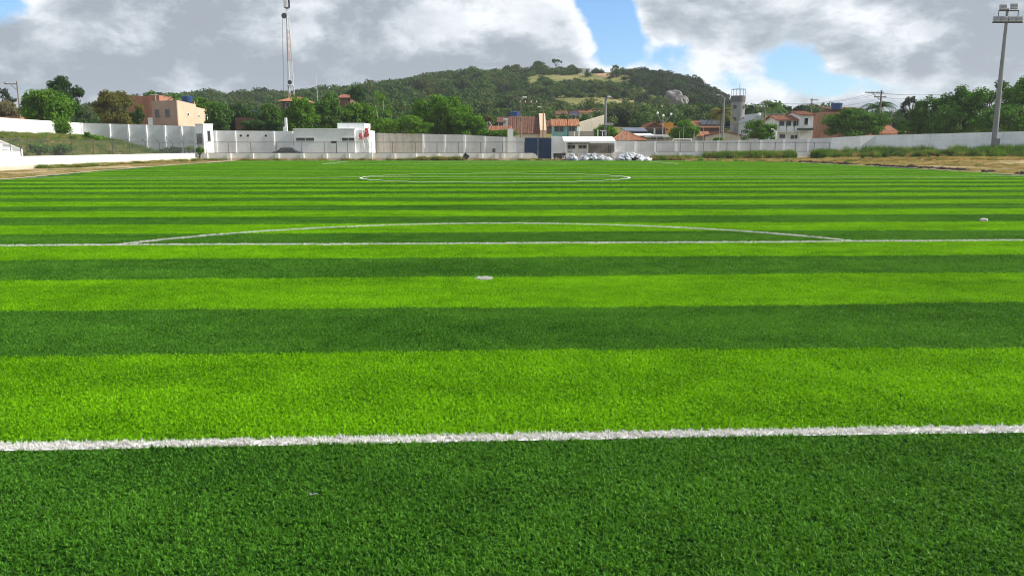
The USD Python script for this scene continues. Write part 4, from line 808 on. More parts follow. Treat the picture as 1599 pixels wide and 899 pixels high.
house('long_wall_house', 'long brown plastered building behind the hedge', 1196, 1246, 214, 178.5, 156, 8, 'flat', 0, 'brown_and_shaded_peach', 'concrete', cat='building')
def wh(t, w, h, d):
    for k in range(3): part('balcony_rail', MB().box(-w / 2 + .1 + k * w / 3, -.5, h * .46, -w / 2 + (k + 1) * w / 3 - .1, -.42, h * .70), 'clean_white', t)
    part('balcony_floor', MB().box(-w / 2, -.55, h * .40, w / 2, -.01, h * .45), 'clean_white', t)
house('balcony_house', 'white two storey house with a red roof and balcony right of the hedge', 1214, 1249, 219, 187.5, 131, 7, 'gable', 1.0, 'clean_white', 'tiles_red', 'x', wins=[(.15, .66, .8, .9), (.45, .66, .8, .9), (.8, .66, 1.0, .9), (.2, .1, .9, .6), (.75, .05, 1.2, .6)], over=.5, extra=wh)
pc = W(1267, 219, 130)
def wb(t, w, h, d):
    part('brick_side', MB().box(w / 2 + .004, .3, -2.5, w / 2 + 4.2, d, h + .35), 'patchy_brick', t)
    part('awning', MB().box(-w / 2 - .5, -.9, h * .40, w / 2 - .2, -.02, h * .48), 'dark_steel', t)
house('tall_white_house', 'tall white house with a bare brick right side and one upstairs window', 1248, 1268, 219, 180, 130, 8, 'gable', .9, 'clean_white', 'tiles_red', 'x', wins=[(.45, .62, .55, 1.0)], over=.25, extra=wb)
house('brick_annex', 'bare brick wall of a house half hidden by the wide dark tree', 1281, 1308, 219, 177, 138, 7, 'flat', 0, 'patchy_brick', 'patchy_brick')
house('dark_roof_house', 'dark roofed top storey showing above the wide dark tree', 1296, 1345, 200, 170.5, 150, 6, 'shed', .7, 'brown_gable', 'tiles_brown')
water_tank('dark blue water tank on the roof above the wide dark tree', 1306, 171, 148, 1.0, 1.15)
house('tiled_house', 'orange roofed house between the double-armed utility pole and the bright bush', 1367, 1402, 216, 209, 128, 8, 'gable', 1.8, 'peach', 'tiles_orange', 'x')
house('tiled_house', 'red roofed house below the red gabled house at the foot of the hill', 1052, 1080, 208, 200, 178, 8, 'gable', 1.6, 'cream', 'tiles_red', 'x')
# left hillside red roofs near the mast
house('tiled_house', 'house with a wide orange roof at the foot of the telecom mast', 441, 474, 172, 158.5, 178, 7, 'hip', 1.5, 'brown_gable', 'tiles_orange', over=.7, wins=[(.25, .3, .9, .9)])
house('tiled_house', 'house with a red roof half hidden in the trees right of the telecom mast', 530, 547, 165, 153, 196, 7, 'gable', 1.2, 'brown_gable', 'tiles_red', 'x')
# hill top chapel
Yc = 424; cx, w, z0, h = span(905, 921, 118.5, 110.5, Yc)
t = thing('hilltop_hut', 'small pale ruined building on top of the hill', 'hut', (cx, Yc, Hz(cx, Yc)))
part('wall', MB().box(-w / 2, 0, -1, w / 2, 4, h), 'concrete_light', t); part('door', MB().box(w * .12, -.05, 0, w * .35, -.004, h * .8), 'dark_glass', t); part('annex', MB().box(-w / 2 - 2.6, .5, -1, -w / 2 - .004, 3.5, h * .62), 'concrete_light', t)

# --- water tower
stained('dark_concrete', (.13, .125, .125), (.05, .05, .055), .6)
Yw = 158; p = W(1150, 214, Yw); rr_ = (W(1161, 200, Yw)[0] - W(1139.5, 200, Yw)[0]) / 2; zt = W(1150, 152.5, Yw)[2]
t = thing('water_tower', 'grey cylindrical concrete water tower with a railing on top and dark round openings', 'water tower', (p[0], Yw, p[2])); hh = zt - p[2]
part('shaft', MB().tube([[0, 0, -3], [0, 0, hh * .58], [0, 0, hh]], [rr_ * .98, rr_ * .98, rr_], 28), 'concrete', t, 40)
part('rim', MB().tube([[0, 0, hh - .85], [0, 0, hh + .3]], [rr_ * 1.025, rr_ * 1.03], 28), 'dark_concrete', t, 40)
for a in (-2.35, -.72, .80, 2.35):
    for zz in (hh * .76, hh * .45):
        d = np.array([math.sin(a) * 1, -math.cos(a)]); c = np.array([d[0] * rr_, d[1] * rr_, zz]); mb = MB().tube([c - [d[0] * .3, d[1] * .3, 0], c + [d[0] * .012, d[1] * .012, 0]], .40, 14); part('opening', mb, 'dark_glass', t)
rb = MB()
for k in range(12):
    a = k / 12 * 2 * PI; part('rail_post', MB().tube([[rr_ * .98 * math.cos(a), rr_ * .98 * math.sin(a), hh + .25], [rr_ * .98 * math.cos(a), rr_ * .98 * math.sin(a), hh + 1.55]], .035, 5), 'dark_steel', t)
ring = [[rr_ * .98 * math.cos(a), rr_ * .98 * math.sin(a), hh + 1.5] for a in np.linspace(0, 2 * PI, 29)]
part('guard_rail', MB().tube(ring, .035, 5), 'dark_steel', t); part('lightning_rod', MB().tube([[.2, 0, hh + .2], [.2, 0, hh + 2.6]], .03, 5), 'dark_steel', t)
# ================================================================== MASTS, POLES, LAMPS
# floodlight mast
p = W(1550.5, 241, 97.0); top = W(1571, 14, 97.0); t = thing('floodlight_mast', 'tall tapered concrete floodlight mast standing before the right boundary wall', 'floodlight', (p[0], 97., .4))
hm = top[2] - .4
part('pole', MB().tube([[0, 0, -.4], [0, 0, hm * .5], [0, 0, hm]], [.35, .25, .14], 16), 'pole_concrete', t, 40)
ax = part('crossarm', MB().box(-1.75, -.30, hm - 1.62, 1.75, -.20, hm - 1.50), 'dark_steel', t); part('crossarm', MB().box(-1.15, -.30, hm - .32, 1.15, -.20, hm - .20), 'dark_steel', t)
part('bracket', MB().box(-1.16, -.28, hm - 1.5, -1.10, -.22, hm - .33).box(1.10, -.28, hm - 1.5, 1.16, -.22, hm - .33), 'dark_steel', t)
for (x, z, ti) in [(-1.28, hm - 1.5, .0), (-.45, hm - 1.5, 0), (.42, hm - 1.5, 0), (1.28, hm - 1.5, 0), (-.68, hm - .2, 0), (.55, hm - .1, .1)]:
    l = part('floodlight_head', MB().hexa(np.array([[x - .38, -.42, z + .08], [x + .38, -.42, z + .08], [x + .40, -.20, z - .02], [x - .40, -.20, z - .02], [x - .38, -.32, z + .64], [x + .38, -.32, z + .64], [x + .38, -.10, z + .58], [x - .38, -.10, z + .58]])), 'steel', t)
    part('lens', MB().hexa(np.array([[x - .34, -.445, z + .12], [x + .34, -.445, z + .12], [x + .34, -.425, z + .12], [x - .34, -.425, z + .12], [x - .34, -.355, z + .60], [x + .34, -.355, z + .60], [x + .34, -.335, z + .60], [x - .34, -.335, z + .60]])), 'lamp_face', l)
    for k in range(3): part('louvre', MB().box(x - .34, -.465 + .03 * k, z + .20 + .14 * k, x + .34, -.45 + .03 * k, z + .24 + .14 * k), 'dark_steel', l)
part('junction_box', MB().box(-.25, -.75, 1.6, .25, -.42, 2.4), 'pole_concrete', t)

# telecom mast
n = {'geometry': ('geometry', {}), 'sx': ('separate_xyz', {}), 'm': ('math', dict(math_type='multiply', value2=1 / 14.0)), 'f': ('math', dict(math_type='fraction')), 'g': ('math', dict(math_type='greater_than', value2=.5)), 'mx': ('mix_color', dict(a=(.58, .60, .62), b=(.46, .33, .27))), 'p': ('principled_bsdf', dict(roughness=.5))}
_m['mast_paint'] = usdkit.material(stage, '/World/Looks/mast_paint', n, [('geometry.position', 'sx.vector'), ('sx.z', 'm.value1'), ('m.value', 'f.value1'), ('f.value', 'g.value1'), ('g.value', 'mx.fac'), ('mx.result', 'p.base_color')], surface='p.BSDF')
Ym = 190; pb = W(456, 160, Ym); pt = W(442.5, 3, Ym); zt = pt[2] - 0; zg = Hz(pb[0], Ym)
t = thing('telecom_mast', 'tall red and white lattice telecom mast with antennas at its top', 'telecom mast', (pb[0] - .2, Ym, zg)); hm = zt - zg
def legp(k, z): r = 1.0 * (1 - .78 * z / hm); a = .5 + k * 2 * PI / 3; return np.array([r * math.cos(a), r * math.sin(a), z])
for k in range(3): part('leg', MB().tube([legp(k, 0), legp(k, hm)], [.10, .07], 6), 'mast_paint', t)
z = 0.; i = 0
while z < hm - 1:
    dz = max(1.1, 2.6 * (1 - .6 * z / hm)); z1 = min(z + dz, hm); mb = MB()
    for k in range(3):
        j = (k + 1) % 3; mb.bar(legp(k, z), legp(j, z1), .038).bar(legp(k, z1), legp(j, z1), .045).bar(legp(j, z), legp(k, z1), .038)
    part('bracing', mb, 'mast_paint', t); z = z1
part('cable_ladder', MB().tube([[-1.75, .2, hm * .22], [-1.1, .1, hm * .9]], .045, 5), 'dark_steel', t)
part('platform', MB().tube([[0, 0, hm - 1.4], [0, 0, hm - 1.3]], .6, 10), 'dark_steel', t); part('platform', MB().tube([[0, 0, hm * .33], [0, 0, hm * .33 + .1]], .9, 10), 'mast_paint', t)
for a in (0, 1.05, 2.1, 3.14, 4.2, 5.2): c = np.array([.62 * math.cos(a), .62 * math.sin(a), hm - 1.3]); part('antenna', MB().box(c[0] - .10, c[1] - .08, c[2], c[0] + .10, c[1] + .08, c[2] + 1.9), 'frame_white' if a > 2 else 'dark_steel', t)
part('dish', MB().tube([[-.4, -1.1, hm - 3.2], [-.4, -.75, hm - 3.2], [-.4, -.6, hm - 3.2]], [.62, .55, .2], 14), 'dark_steel', t); part('dish', MB().tube([[.2, -1.2, hm * .335 + .6], [.2, -1.0, hm * .335 + .6]], [.5, .35], 12), 'dark_steel', t)
part('lightning_rod', MB().tube([[0, 0, hm - 1.3], [0, 0, hm + 3]], .05, 5), 'steel', t)

def pole(name, label, cat, x, ytop, Y, r=.13, m='wood', foot=None, build=None):
    p = W(x, ytop, Y); z0 = Hz(p[0], Y) if foot is None else foot; t = thing(name, label, cat, (p[0], Y, z0)); h = p[2] - z0
    part('pole', MB().tube([[0, 0, -.4], [0, 0, h]], [r, r * .7], 8), m, t, 40)
    if build: build(t, h)
    return t
def arms(*spec):
    def f(t, h):
        for (dz, x0, x1, br) in spec:
            part('crossarm', MB().box(x0, -.22, h - dz - .07, x1, -.10, h - dz + .07), 'wood', t)
            for x in np.linspace(x0 + .12, x1 - .12, 4): part('insulator', MB().tube([[x, -.16, h - dz + .07], [x, -.16, h - dz + .30]], [.06, .04], 6), 'lamp_white', t)
            if br: part('brace', MB().bar([x0 * .6, -.16, h - dz - .02], [0, -.16, h - dz - 1.2], .07), 'wood', t)
    return f
def lamp_arm(dx, z0=0., drop=.0, L=1.2):
    def f(t, h):
        part('lamp_bracket', MB().tube([[0, 0, h - .5], [dx * .5, -.1, h + .0], [dx * L, -.2, h + .1 - drop]], .04, 6), 'steel', t)
        part('lamp_head', MB().hexa(np.array([[dx * L - .1, -.36, h - drop], [dx * L + dx * .7, -.36, h + .04 - drop], [dx * L + dx * .7, -.05, h + .04 - drop], [dx * L - .1, -.05, h - drop], [dx * L - .1, -.36, h + .2 - drop], [dx * L + dx * .7, -.32, h + .16 - drop], [dx * L + dx * .7, -.08, h + .16 - drop], [dx * L - .1, -.05, h + .2 - drop]])), 'lamp_white', t)
    return f
def both(*fs):
    def f(t, h):
        for g_ in fs: g_(t, h)
    return f
pole('street_lamp', 'street lamp with white head and long side arm before the brown tiled house', 'street lamp', 813, 153, 128, .12, 'wood', .3, both(lamp_arm(.8, L=.5), arms((.75, -.2, 2.6, False))))
pole('street_lamp', 'street lamp with a braced crossarm beside the peach gable end', 'street lamp', 848.5, 168, 128, .13, 'wood', .3, both(lamp_arm(-.8, L=.4), lambda t, h: (part('crossarm', MB().tube([[0, 0, h - .1], [.2, -.1, h + .55], [2.0, -.1, h + .65]], .05, 6), 'wood', t), part('brace', MB().bar([0, -.1, h - .4], [1.7, -.1, h + .62], .06), 'wood', t))))
pole('street_lamp', 'thick grey pole with one white lamp above the green bush behind the shed', 'street lamp', 946, 152, 133, .26, 'pole_concrete', .5, both(lamp_arm(.7, L=.5), lambda t, h: part('switch_box', MB().box(-.1, -.5, h * .52, 1.2, -.2, h * .56), 'steel', t)))
pole('thin_pole', 'thin dark pole in front of the teal house', 'pole', 886.5, 181, 128, .09, 'dark_steel', .3)
def tri(t, h):
    for a, b in ((-.95, .55), (.0, .15), (1.25, .35)):
        part('lamp_bracket', MB().tube([[0, 0, h - 1.1], [a * .5, -.1, h - .5], [a, -.15, h + b - .1]], .035, 6), 'steel', t); part('lamp_head', MB().tube([[a - .05, -.2, h + b - .05], [a + .0, -.3, h + b + .1], [a - .12, -.3, h + b + .28]], [.14, .2, .08], 8), 'lamp_white', t)
pole('plaza_lamp', 'slim lamp post with three white heads in front of the dark hillside', 'street lamp', 1035.5, 183, 135, .075, 'steel', .5, tri)
pole('utility_pole', 'grey concrete pole with a thin top lamp beside the palm and water tower', 'utility pole', 1131, 152, 128, .20, 'pole_concrete', .5, lambda t, h: (part('lamp_bracket', MB().tube([[0, 0, h - .2], [-.5, -.1, h + .35], [-.9, -.1, h + .3]], .035, 6), 'steel', t), part('lamp_head', MB().tube([[-.75, -.1, h + .34], [-1.2, -.1, h + .28]], [.12, .07], 6), 'steel', t)))
pole('utility_pole', 'wooden utility pole with two crossarms standing in the dark hedge', 'utility pole', 1195.5, 158, 129, .15, 'wood', .5, arms((.15, -.5, .9, False), (1.0, -1.3, .4, True)))
pole('utility_pole', 'distant utility pole with two crossarms above the white balcony house roofs', 'utility pole', 1268, 154, 152, .15, 'wood', 2, arms((.3, -.4, 1.1, False), (1.15, -1.1, 1.0, False)))
pole('utility_pole', 'large utility pole with a long braced upper arm right of the wide dark tree', 'utility pole', 1376.5, 141, 124, .17, 'wood', .8, arms((.35, -2.5, .3, True), (1.0, -1.1, .7, False)))
pole('utility_pole', 'short distant pole standing behind the orange roof at right', 'utility pole', 1393, 172, 160, .14, 'wood', 2, arms((.2, -.35, .35, False)))
pole('utility_pole', 'utility pole with one side arm and lamp at the far left edge', 'utility pole', 26, 127, 118, .12, 'wood', 2.5, lambda t, h: (part('crossarm', MB().box(-1.7, -.1, h - .45, 0, 0, h - .33), 'wood', t), part('brace', MB().bar([-.9, -.05, h - .45], [0, -.05, h - 1.3], .06), 'wood', t), part('lamp_head', MB().box(-1.8, -.2, h - .32, -1.4, .1, h - .2), 'steel', t)))
pole('radio_mast', 'thin dark pole rising from the trees above the blue tank on the brick stand', 'pole', 403, 147, 165, .08, 'dark_steel', 2)
pole('radio_mast', 'thin dark pole between the brick tank stand and the telecom mast', 'pole', 429, 149, 170, .09, 'dark_steel', 2)
pole('radio_mast', 'very thin white rod rising above the trees right of the telecom mast', 'pole', 494, 118, 200, .05, 'frame_white', 3)
pole('radio_mast', 'tiny aerial mast on the skyline of the hill', 'aerial', 733, 97, 425, .22, 'steel', None)
for i, (x, yt, w) in enumerate([(897, 205, .09), (904, 199, .09), (933.5, 203, .09)]):
    pole('wall_post', ['short white concrete post on the wall in front of the teal house plinth', 'taller white concrete post in front of the teal house side wall', 'white concrete post between the green bush and the shed roof'][i], 'post', x, yt, 122, w, 'frame_white', 1)
pole('wall_post', 'white post with a tiny cross bar in front of the green bush', 'post', 941, 203.5, 122, .08, 'frame_white', 1, lambda t, h: part('crossbar', MB().box(-.4, -.05, h - .12, .5, .05, h), 'frame_white', t))
pole('street_lamp', 'white lamp post with a short arm left of the white balcony house', 'street lamp', 1212, 205, 123, .09, 'frame_white', .6, lambda t, h: part('lamp_arm', MB().tube([[0, 0, h - .1], [-.5, 0, h + .3], [-.75, 0, h + .3]], [.06, .06, .1], 6), 'frame_white', t))
solo('gooseneck_dish', MB().tube([[0, 0, 0], [0, -.12, .02], [0, -.2, .02]], [.5, .38, .1], 12) if False else MB().add(*(lambda g_: (g_.vertices * [.30, .12, .30] + W(1185.5, 179, 149), g_.faces))(trimesh.creation.icosphere(2, 1.0))), 'lamp_white', 'small bright white dish on the gable of the zinc hall', 'dish')
# sports court behind the wall: steel frame with net posts
t = thing('court_net_fence', 'tall thin white steel posts of a ball court behind the right boundary wall', 'fence', (W(1080, 0, 124)[0], 124, .3))
cx = W(1080, 0, 124)[0]
for x, yt in [(967, 203), (972, 203), (977, 204), (982, 200), (1039, 200), (1061, 205), (1068, 197), (1084, 206), (1124, 197), (1154.5, 191), (1099, 199)]:
    p = W(x, yt, 124); part('post', MB().tube([[p[0] - cx, 0, 0], [p[0] - cx, 0, p[2] - .3]], .035, 6), 'steel', t)
p0, p1 = W(982, 200, 124), W(1154, 198, 124); part('top_cable', MB().tube([[p0[0] - cx, 0, p0[2] - .3], [p1[0] - cx, 0, p1[2] - .3]], .012, 5), 'steel', t)
a, b = W(1051, 217.6, 122.5), W(1080, 217.6, 122.5)
t = thing('court_goal', 'white small goal frame showing its crossbar just above the right wall', 'goal', ((a[0] + b[0]) / 2, 122.5, .3)); hw = (b[0] - a[0]) / 2
part('crossbar', MB().tube([[-hw, 0, a[2] - .3], [hw, 0, a[2] - .3]], .07, 8), 'lamp_white', t)
for s_ in (-1, 1): part('goalpost', MB().tube([[s_ * hw, 0, 0], [s_ * hw, 0, a[2] - .3]], .07, 8), 'lamp_white', t)
# overhead wires
t = thing('power_lines', 'thin sagging power cables between the poles at right', 'cable')
def wire(a, b, sag): u = np.linspace(0, 1, 14)[:, None]; q = np.array(a) * (1 - u) + np.array(b) * u; q[:, 2] -= sag * 4 * (u * (1 - u))[:, 0]; return MB().tube(q, .016, 4)
for dx, dz in ((-1.2, 0), (-.2, 0), (.5, -1)):
    part('wire', wire(W(1195.5 + dx * 8, 160 - dz * 7, 129), W(1376 + dx * 12, 146 - dz * 7, 124), .8), 'dark_steel', t); part('wire', wire(W(1376 + dx * 12, 146 - dz * 7, 124), W(1640, 128 - dz * 9, 118), .8), 'dark_steel', t)

# ================================================================== THINGS ON THE GROUND AT THE FAR END
p = W(727, 250.5, 111.4)
t = thing('rubber_mat', 'dark square board tilted on its corner against the far low wall', 'board', (p[0], p[1] - .1, 0.05))
g_ = trimesh.creation.box([.78, .09, .72]); g_.apply_transform(trimesh.transformations.rotation_matrix(math.radians(38), [0, 1, 0])); g_.apply_transform(trimesh.transformations.rotation_matrix(math.radians(-16), [1, 0, 0])); part('board', (g_.vertices + [.05, 0, .50], g_.faces), 'black_rubber', t)
g_ = trimesh.creation.box([.72, .05, .12]); g_.apply_transform(trimesh.transformations.rotation_matrix(math.radians(-52), [0, 1, 0])); part('edge_strip', (g_.vertices + [-.52, -.12, .32], g_.faces), 'frame_white', t)
g_ = trimesh.creation.box([.5, .3, .22]); g_.vertices += (meshkit.noise(g_.vertices * 9)[:, None] - .5) * .1; solo('rubble_lump', (g_.vertices + [p[0] - .30, p[1] - .45, .10], g_.faces), 'stone', 'grey lump at the foot of the tilted dark board', 'rubble')
a, b = W(768.5, 238, 119.3), W(773.5, 232, 119.3); t = thing('meter_cabinet', 'small dark grey cabinet on the tall grey wall left of the white pillar', 'cabinet', ((a[0] + b[0]) / 2, 119.72, a[2])); w_ = b[0] - a[0]; h_ = b[2] - a[2]
part('case', MB().box(-w_ / 2, -.08, 0, w_ / 2, .12, h_), 'dark_steel', t); part('door', MB().box(-w_ / 2 + .05, -.10, .05, w_ / 2 - .05, -.083, h_ - .05), 'dark_glass', t)

# sacks: a few crumpled shapes, repeated
rs = np.random.default_rng(77)
def sack_mesh(seed):
    g_ = trimesh.creation.icosphere(3, 1.0); v = g_.vertices; v = np.sign(v) * np.abs(v) ** .72
    v = v * [.50, .36, .24]; v += (meshkit.fbm(v * 4 + seed * 7, 3)[:, None] - .5) * .55 * g_.vertices; v += np.abs(meshkit.fbm(v * 9 + seed, 2)[:, None] - .5) * .42 * g_.vertices
    v[:, 2] *= np.where(v[:, 2] < 0, .6, 1.0); return v, g_.faces
def neck(seed):
    r = np.random.default_rng(seed); pts = [[.36, 0, .03], [.46, .02, .06], [.53, .03, .10]]; return MB().tube(pts, [.13, .05, .11], 7)
protos = {}
piles = [('leftmost small heap of white plastic sacks in front of the shed', 885, 903, 1.0, 14, .85), ('middle heap of white plastic sacks in front of the open shed', 905, 956, 1.0, 74, 1.0), ('rightmost broad heap of white and grey sacks right of the shed', 961, 1019, 1.0, 100, 1.12)]
for gi, (lab, x0, x1, d, nn, hh) in enumerate(piles):
    a, b = W(x0, 250, 110.2)[0], W(x1, 250, 110.2)[0]
    for i in range(nn):
        kind = int(rs.integers(4)); u = rs.random(); x = a + .35 + (b - a - .7) * u; y = 110.3 + rs.normal(0, .45)
        env = hh * (1 - abs((u - .42) * 1.9) ** 1.8); env = max(env, .25)
        if gi == 1 and abs(u - .55) < .06: env *= .3
        z = .16 + max(0, env - .3) * rs.random() ** .6 * max(0, 1 - abs(y - 110.3) / 1.3)
        kw = dict(loc=(x, y, z), rz=rs.random() * 6.28, scale=np.array([1, 1, 1]) * rs.uniform(.5, .9), rx=rs.normal(0, .6))
        label = {0: 'white plastic sack in the leftmost small heap before the shed', 1: 'white plastic sack in the middle heap before the open shed', 2: 'plastic sack in the broad white and grey heap right of the shed'}[gi]
        grp = {0: 'sacks in the leftmost heap', 1: 'sacks in the middle heap', 2: 'sacks in the rightmost heap'}[gi]
        if kind not in protos:
            t = thing('plastic_sack', label, 'sack', kw['loc'], kw['rz'], grp); part('bag', sack_mesh(kind), 'sack_grey' if kind == 3 else 'sack', t, True); part('tied_neck', neck(kind), 'sack', t, True); protos[kind] = t
        else: copy_of(protos[kind], label=label, group=grp, **kw)

# dark soil and torn turf along the right edge
mb = MB(); rc = np.random.default_rng(5)
for i in range(900):
    t_ = 50 + 66 * rc.random() ** 1.0; 
    if meshkit.noise(np.array([[t_ * .35, 3.3, 0]]))[0] < .36: continue
    s_ = float(s_right(t_)) + .55 + rc.normal(0, .20); g_ = trimesh.creation.icosphere(1, 1.0); sz = rc.uniform(.05, .17) * (1.5 if rc.random() < .06 else 1); g_.vertices = g_.vertices * [sz * 1.5, sz * 1.3, sz * .9] * rc.uniform(.7, 1.2, 3) * (1 + .35 * (meshkit.noise(g_.vertices * 2 + i)[:, None] - .5)); q = ST(s_, t_); mb.add(g_.vertices + [q[0], q[1], Hz(q[0], q[1]) + sz * .3], g_.faces)
solo('soil_clods', mb, 'clod', 'row of dark soil clods along the right edge of the turf', 'soil', kind='stuff')

# ================================================================== PLANTS
LEAF = {
 'mango': ((.030, .090, .012), (.23, .41, .028)), 'bright': ((.05, .125, .012), (.25, .42, .035)), 'dark': ((.016, .046, .014), (.085, .165, .035)), 'olive': ((.075, .085, .022), (.27, .26, .075)),
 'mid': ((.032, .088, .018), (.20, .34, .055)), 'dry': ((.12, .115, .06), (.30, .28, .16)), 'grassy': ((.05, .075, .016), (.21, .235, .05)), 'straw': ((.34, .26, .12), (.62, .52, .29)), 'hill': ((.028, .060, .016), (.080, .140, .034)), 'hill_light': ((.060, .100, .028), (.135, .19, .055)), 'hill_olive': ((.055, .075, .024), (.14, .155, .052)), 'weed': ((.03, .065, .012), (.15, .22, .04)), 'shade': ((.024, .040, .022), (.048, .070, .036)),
}
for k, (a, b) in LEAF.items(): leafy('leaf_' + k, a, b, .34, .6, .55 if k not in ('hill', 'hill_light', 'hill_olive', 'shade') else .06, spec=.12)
def leaves(c, r, count, size, rg, outward=.6, droop=.0, aspect=.5):
    """leaf quads through a clump of radius r (3 radii) round c"""
    u = rg.normal(size=(count, 3)); u /= np.linalg.norm(u, axis=1)[:, None]; rad = rg.random(count) ** .45
    p = c + u * rad[:, None] * r
    nrm = u * outward + rg.normal(0, .55, (count, 3)) + [0, 0, .35]; nrm /= np.linalg.norm(nrm, axis=1)[:, None]
    a = np.cross(nrm, rg.normal(size=(count, 3))); a /= np.linalg.norm(a, axis=1)[:, None]; b = np.cross(nrm, a); s = size * rg.uniform(.6, 1.35, count)[:, None]
    a = a * s; a[:, 2] -= droop * s[:, 0]; b = b * s * aspect
    v = np.stack([p - a * .5, p + b * .5, p + a * .5 + nrm * s * .08, p - b * .5], 1).reshape(-1, 3)
    i = np.arange(count)[:, None] * 4; return v, np.concatenate([i + [0, 1, 2], i + [0, 2, 3]], 1).reshape(-1, 3)
def tree(name, label, xl, xr, ytop, ycrown, Y, pal, seed, cat='tree', style='dome', leaf=.34, dens=1.0, trunk='trunk', foot=None, group=None, depth=.8, tr=.22, xt=None, clump=.36, parent_z=None, inner=True):
    rg = np.random.default_rng(seed); cx = (W(xl, ycrown, Y)[0] + W(xr, ycrown, Y)[0]) / 2; w = W(xr, ycrown, Y)[0] - W(xl, ycrown, Y)[0]
    zt, zb = W(cx / Y * FPX + 799.5, ytop, Y)[2], W((xl + xr) / 2, ycrown, Y)[2]; z0 = Hz(cx, Y) if foot is None else foot; h = zt - zb
    t = thing(name, label, cat, (cx, Y, z0), group=group); tx = 0 if xt is None else W(xt, ycrown, Y)[0] - cx
    zc = zb - z0; R = np.array([w / 2, w / 2 * depth, h / 2]); mb = MB(); V = []
    nc = {'dome': 60, 'open': 38, 'bush': 34, 'tall': 36, 'umbrella': 16, 'cluster': 14}[style]
    cs = []
    for i in range(nc):
        for _ in range(30):
            u = rg.normal(size=3); u /= np.linalg.norm(u); q = u * rg.uniform(.55, .88)
            if style in ('dome', 'bush'): q[2] = abs(q[2]) * 1.7 - .85 if q[2] < 0 and rg.random() < .55 else q[2]
            if style == 'umbrella': q[2] = .35 + .45 * rg.random() - .3 * (q[0] ** 2 + q[1] ** 2)
            if style == 'open' and abs(q[2]) < .1 and rg.random() < .5: continue
            break
        f = 1 - .30 * max(q[2], 0) if style != 'dome' else 1 - .18 * max(q[2], 0) ** 2
        c = np.array([0, 0, zc + h / 2]) + q * R * [f, f, 1]; cs.append(c)
        k = clump * rg.uniform(.55, 1.1) * (0.66 if style in ('open', 'umbrella') else 1.5 if style == 'cluster' else .78); rr = np.array([w * .5 * k, w * .5 * k * min(1, depth + .1), min(h * .5 * k * 1.1, w * .5 * k)])
        cnt = int(dens * 4.6 * (rr[0] * rr[2] * PI) / (leaf * leaf * .5)); V.append(leaves(c, rr, max(cnt, 24), leaf, rg, droop=.25))
    if inner and style in ('dome', 'bush', 'cluster'): V.append(leaves(np.array([0, 0, zc + h * .45]), R * [.80, .8, .80], int(dens * 2.6 * w * h / (leaf * leaf * .7)), leaf * 1.15, rg))
    for v, f in V: v[:, 2] = np.maximum(v[:, 2], .08); mb.add(v, f)
    part('crown', mb, 'leaf_' + pal, t)
    tb = MB(); fork = np.array([tx * .6, 0, zc + h * .12]); tb.tube([[tx, 0, -.4], [tx * .9, .05, max(zc * .5, .2)], fork], [tr * 1.25, tr, tr * .85], 8)
    for c in cs[:: 2 if style in ('open', 'umbrella') else 4]:
        mid = fork * .5 + c * .5 + rg.normal(0, .06, 3) * w * .5; tb.tube([fork, mid, c], [tr * .55, tr * .34, tr * .12], 5)
    part('trunk', tb, trunk, t, 50); return t
def palm(label, x, ytop, Y, rfrond, seed, foot=None, n=17, pal='mid', ycrown=None):
    rg = np.random.default_rng(seed); p = W(x, ytop, Y); z0 = Hz(p[0], Y) if foot is None else foot; t = thing('palm_tree', label, 'palm tree', (p[0], Y, z0)); h = p[2] - z0
    part('trunk', MB().tube([[0, 0, -.4], [.1, 0, h * .5], [0, 0, h]], [.2, .15, .13], 8), 'trunk', t, 50)
    for i in range(n):
        a = i * 2.4 + rg.normal(0, .2); el = rg.uniform(-.1, 1.25); L_ = rfrond * rg.uniform(.8, 1.1); mb = MB(); pts = []
        for q in np.linspace(0, 1, 7):
            r_ = L_ * q * math.cos(el * (1 - .3 * q)); zz = L_ * (q * math.sin(el) - .75 * q * q); pts.append([r_ * math.cos(a), r_ * math.sin(a), h + zz])
        pts = np.array(pts); mb.tube(pts, np.linspace(.035, .01, 7), 4)
        for j in range(1, 7):
            for q in (0, .33, .66):
                c = pts[j - 1] * (1 - q) + pts[j] * q; d = pts[j] - pts[j - 1]; d /= np.linalg.norm(d); sd_ = np.cross(d, [0, 0, 1.]); sd_ /= np.linalg.norm(sd_) + 1e-9; ll = rfrond * .30 * (1 - abs((j + q) / 7 - .45))
                for s_ in (-1, 1): tip = c + sd_ * s_ * ll * .8 + d * ll * .45 + [0, 0, -ll * .35]; mb.add([c - d * .05, c + d * .07, tip], [[0, 1, 2]])
        part('frond', mb, 'leaf_' + pal, t)
    return t
# --- left
tree('mango_tree', 'dense bright green mango tree leaning over the left white wall', 26, 118, 137, 199, 112, 'mango', 1, xt=88, leaf=.38, tr=.3)
tree('hanging_bush', 'dark leafy mass hanging down over the left white wall below the mango tree', 76, 108, 183, 209, 111.6, 'mango', 2, 'bush', 'cluster', leaf=.32, xt=87, clump=.55)
tree('tall_tree', 'tall dark green tree behind the left mango tree', 68, 144, 116, 192, 128, 'dark', 3, style='open', leaf=.36, dens=1.6, tr=.25)
tree('yellowing_tree', 'yellowish olive tree with airy top between the tall dark tree and brick house', 140, 226, 138, 197, 124, 'olive', 4, style='open', leaf=.28, dens=1.5, clump=.46, tr=.2)
tree('grey_bush', 'pale olive bush at the left edge behind the wall', -14, 34, 155, 188, 124, 'dry', 5, 'bush', 'bush', leaf=.3)
tree('bare_tree', 'dark grey green tree at the left edge of the skyline', -30, 26, 134, 170, 165, 'shade', 6, style='open', leaf=.45)
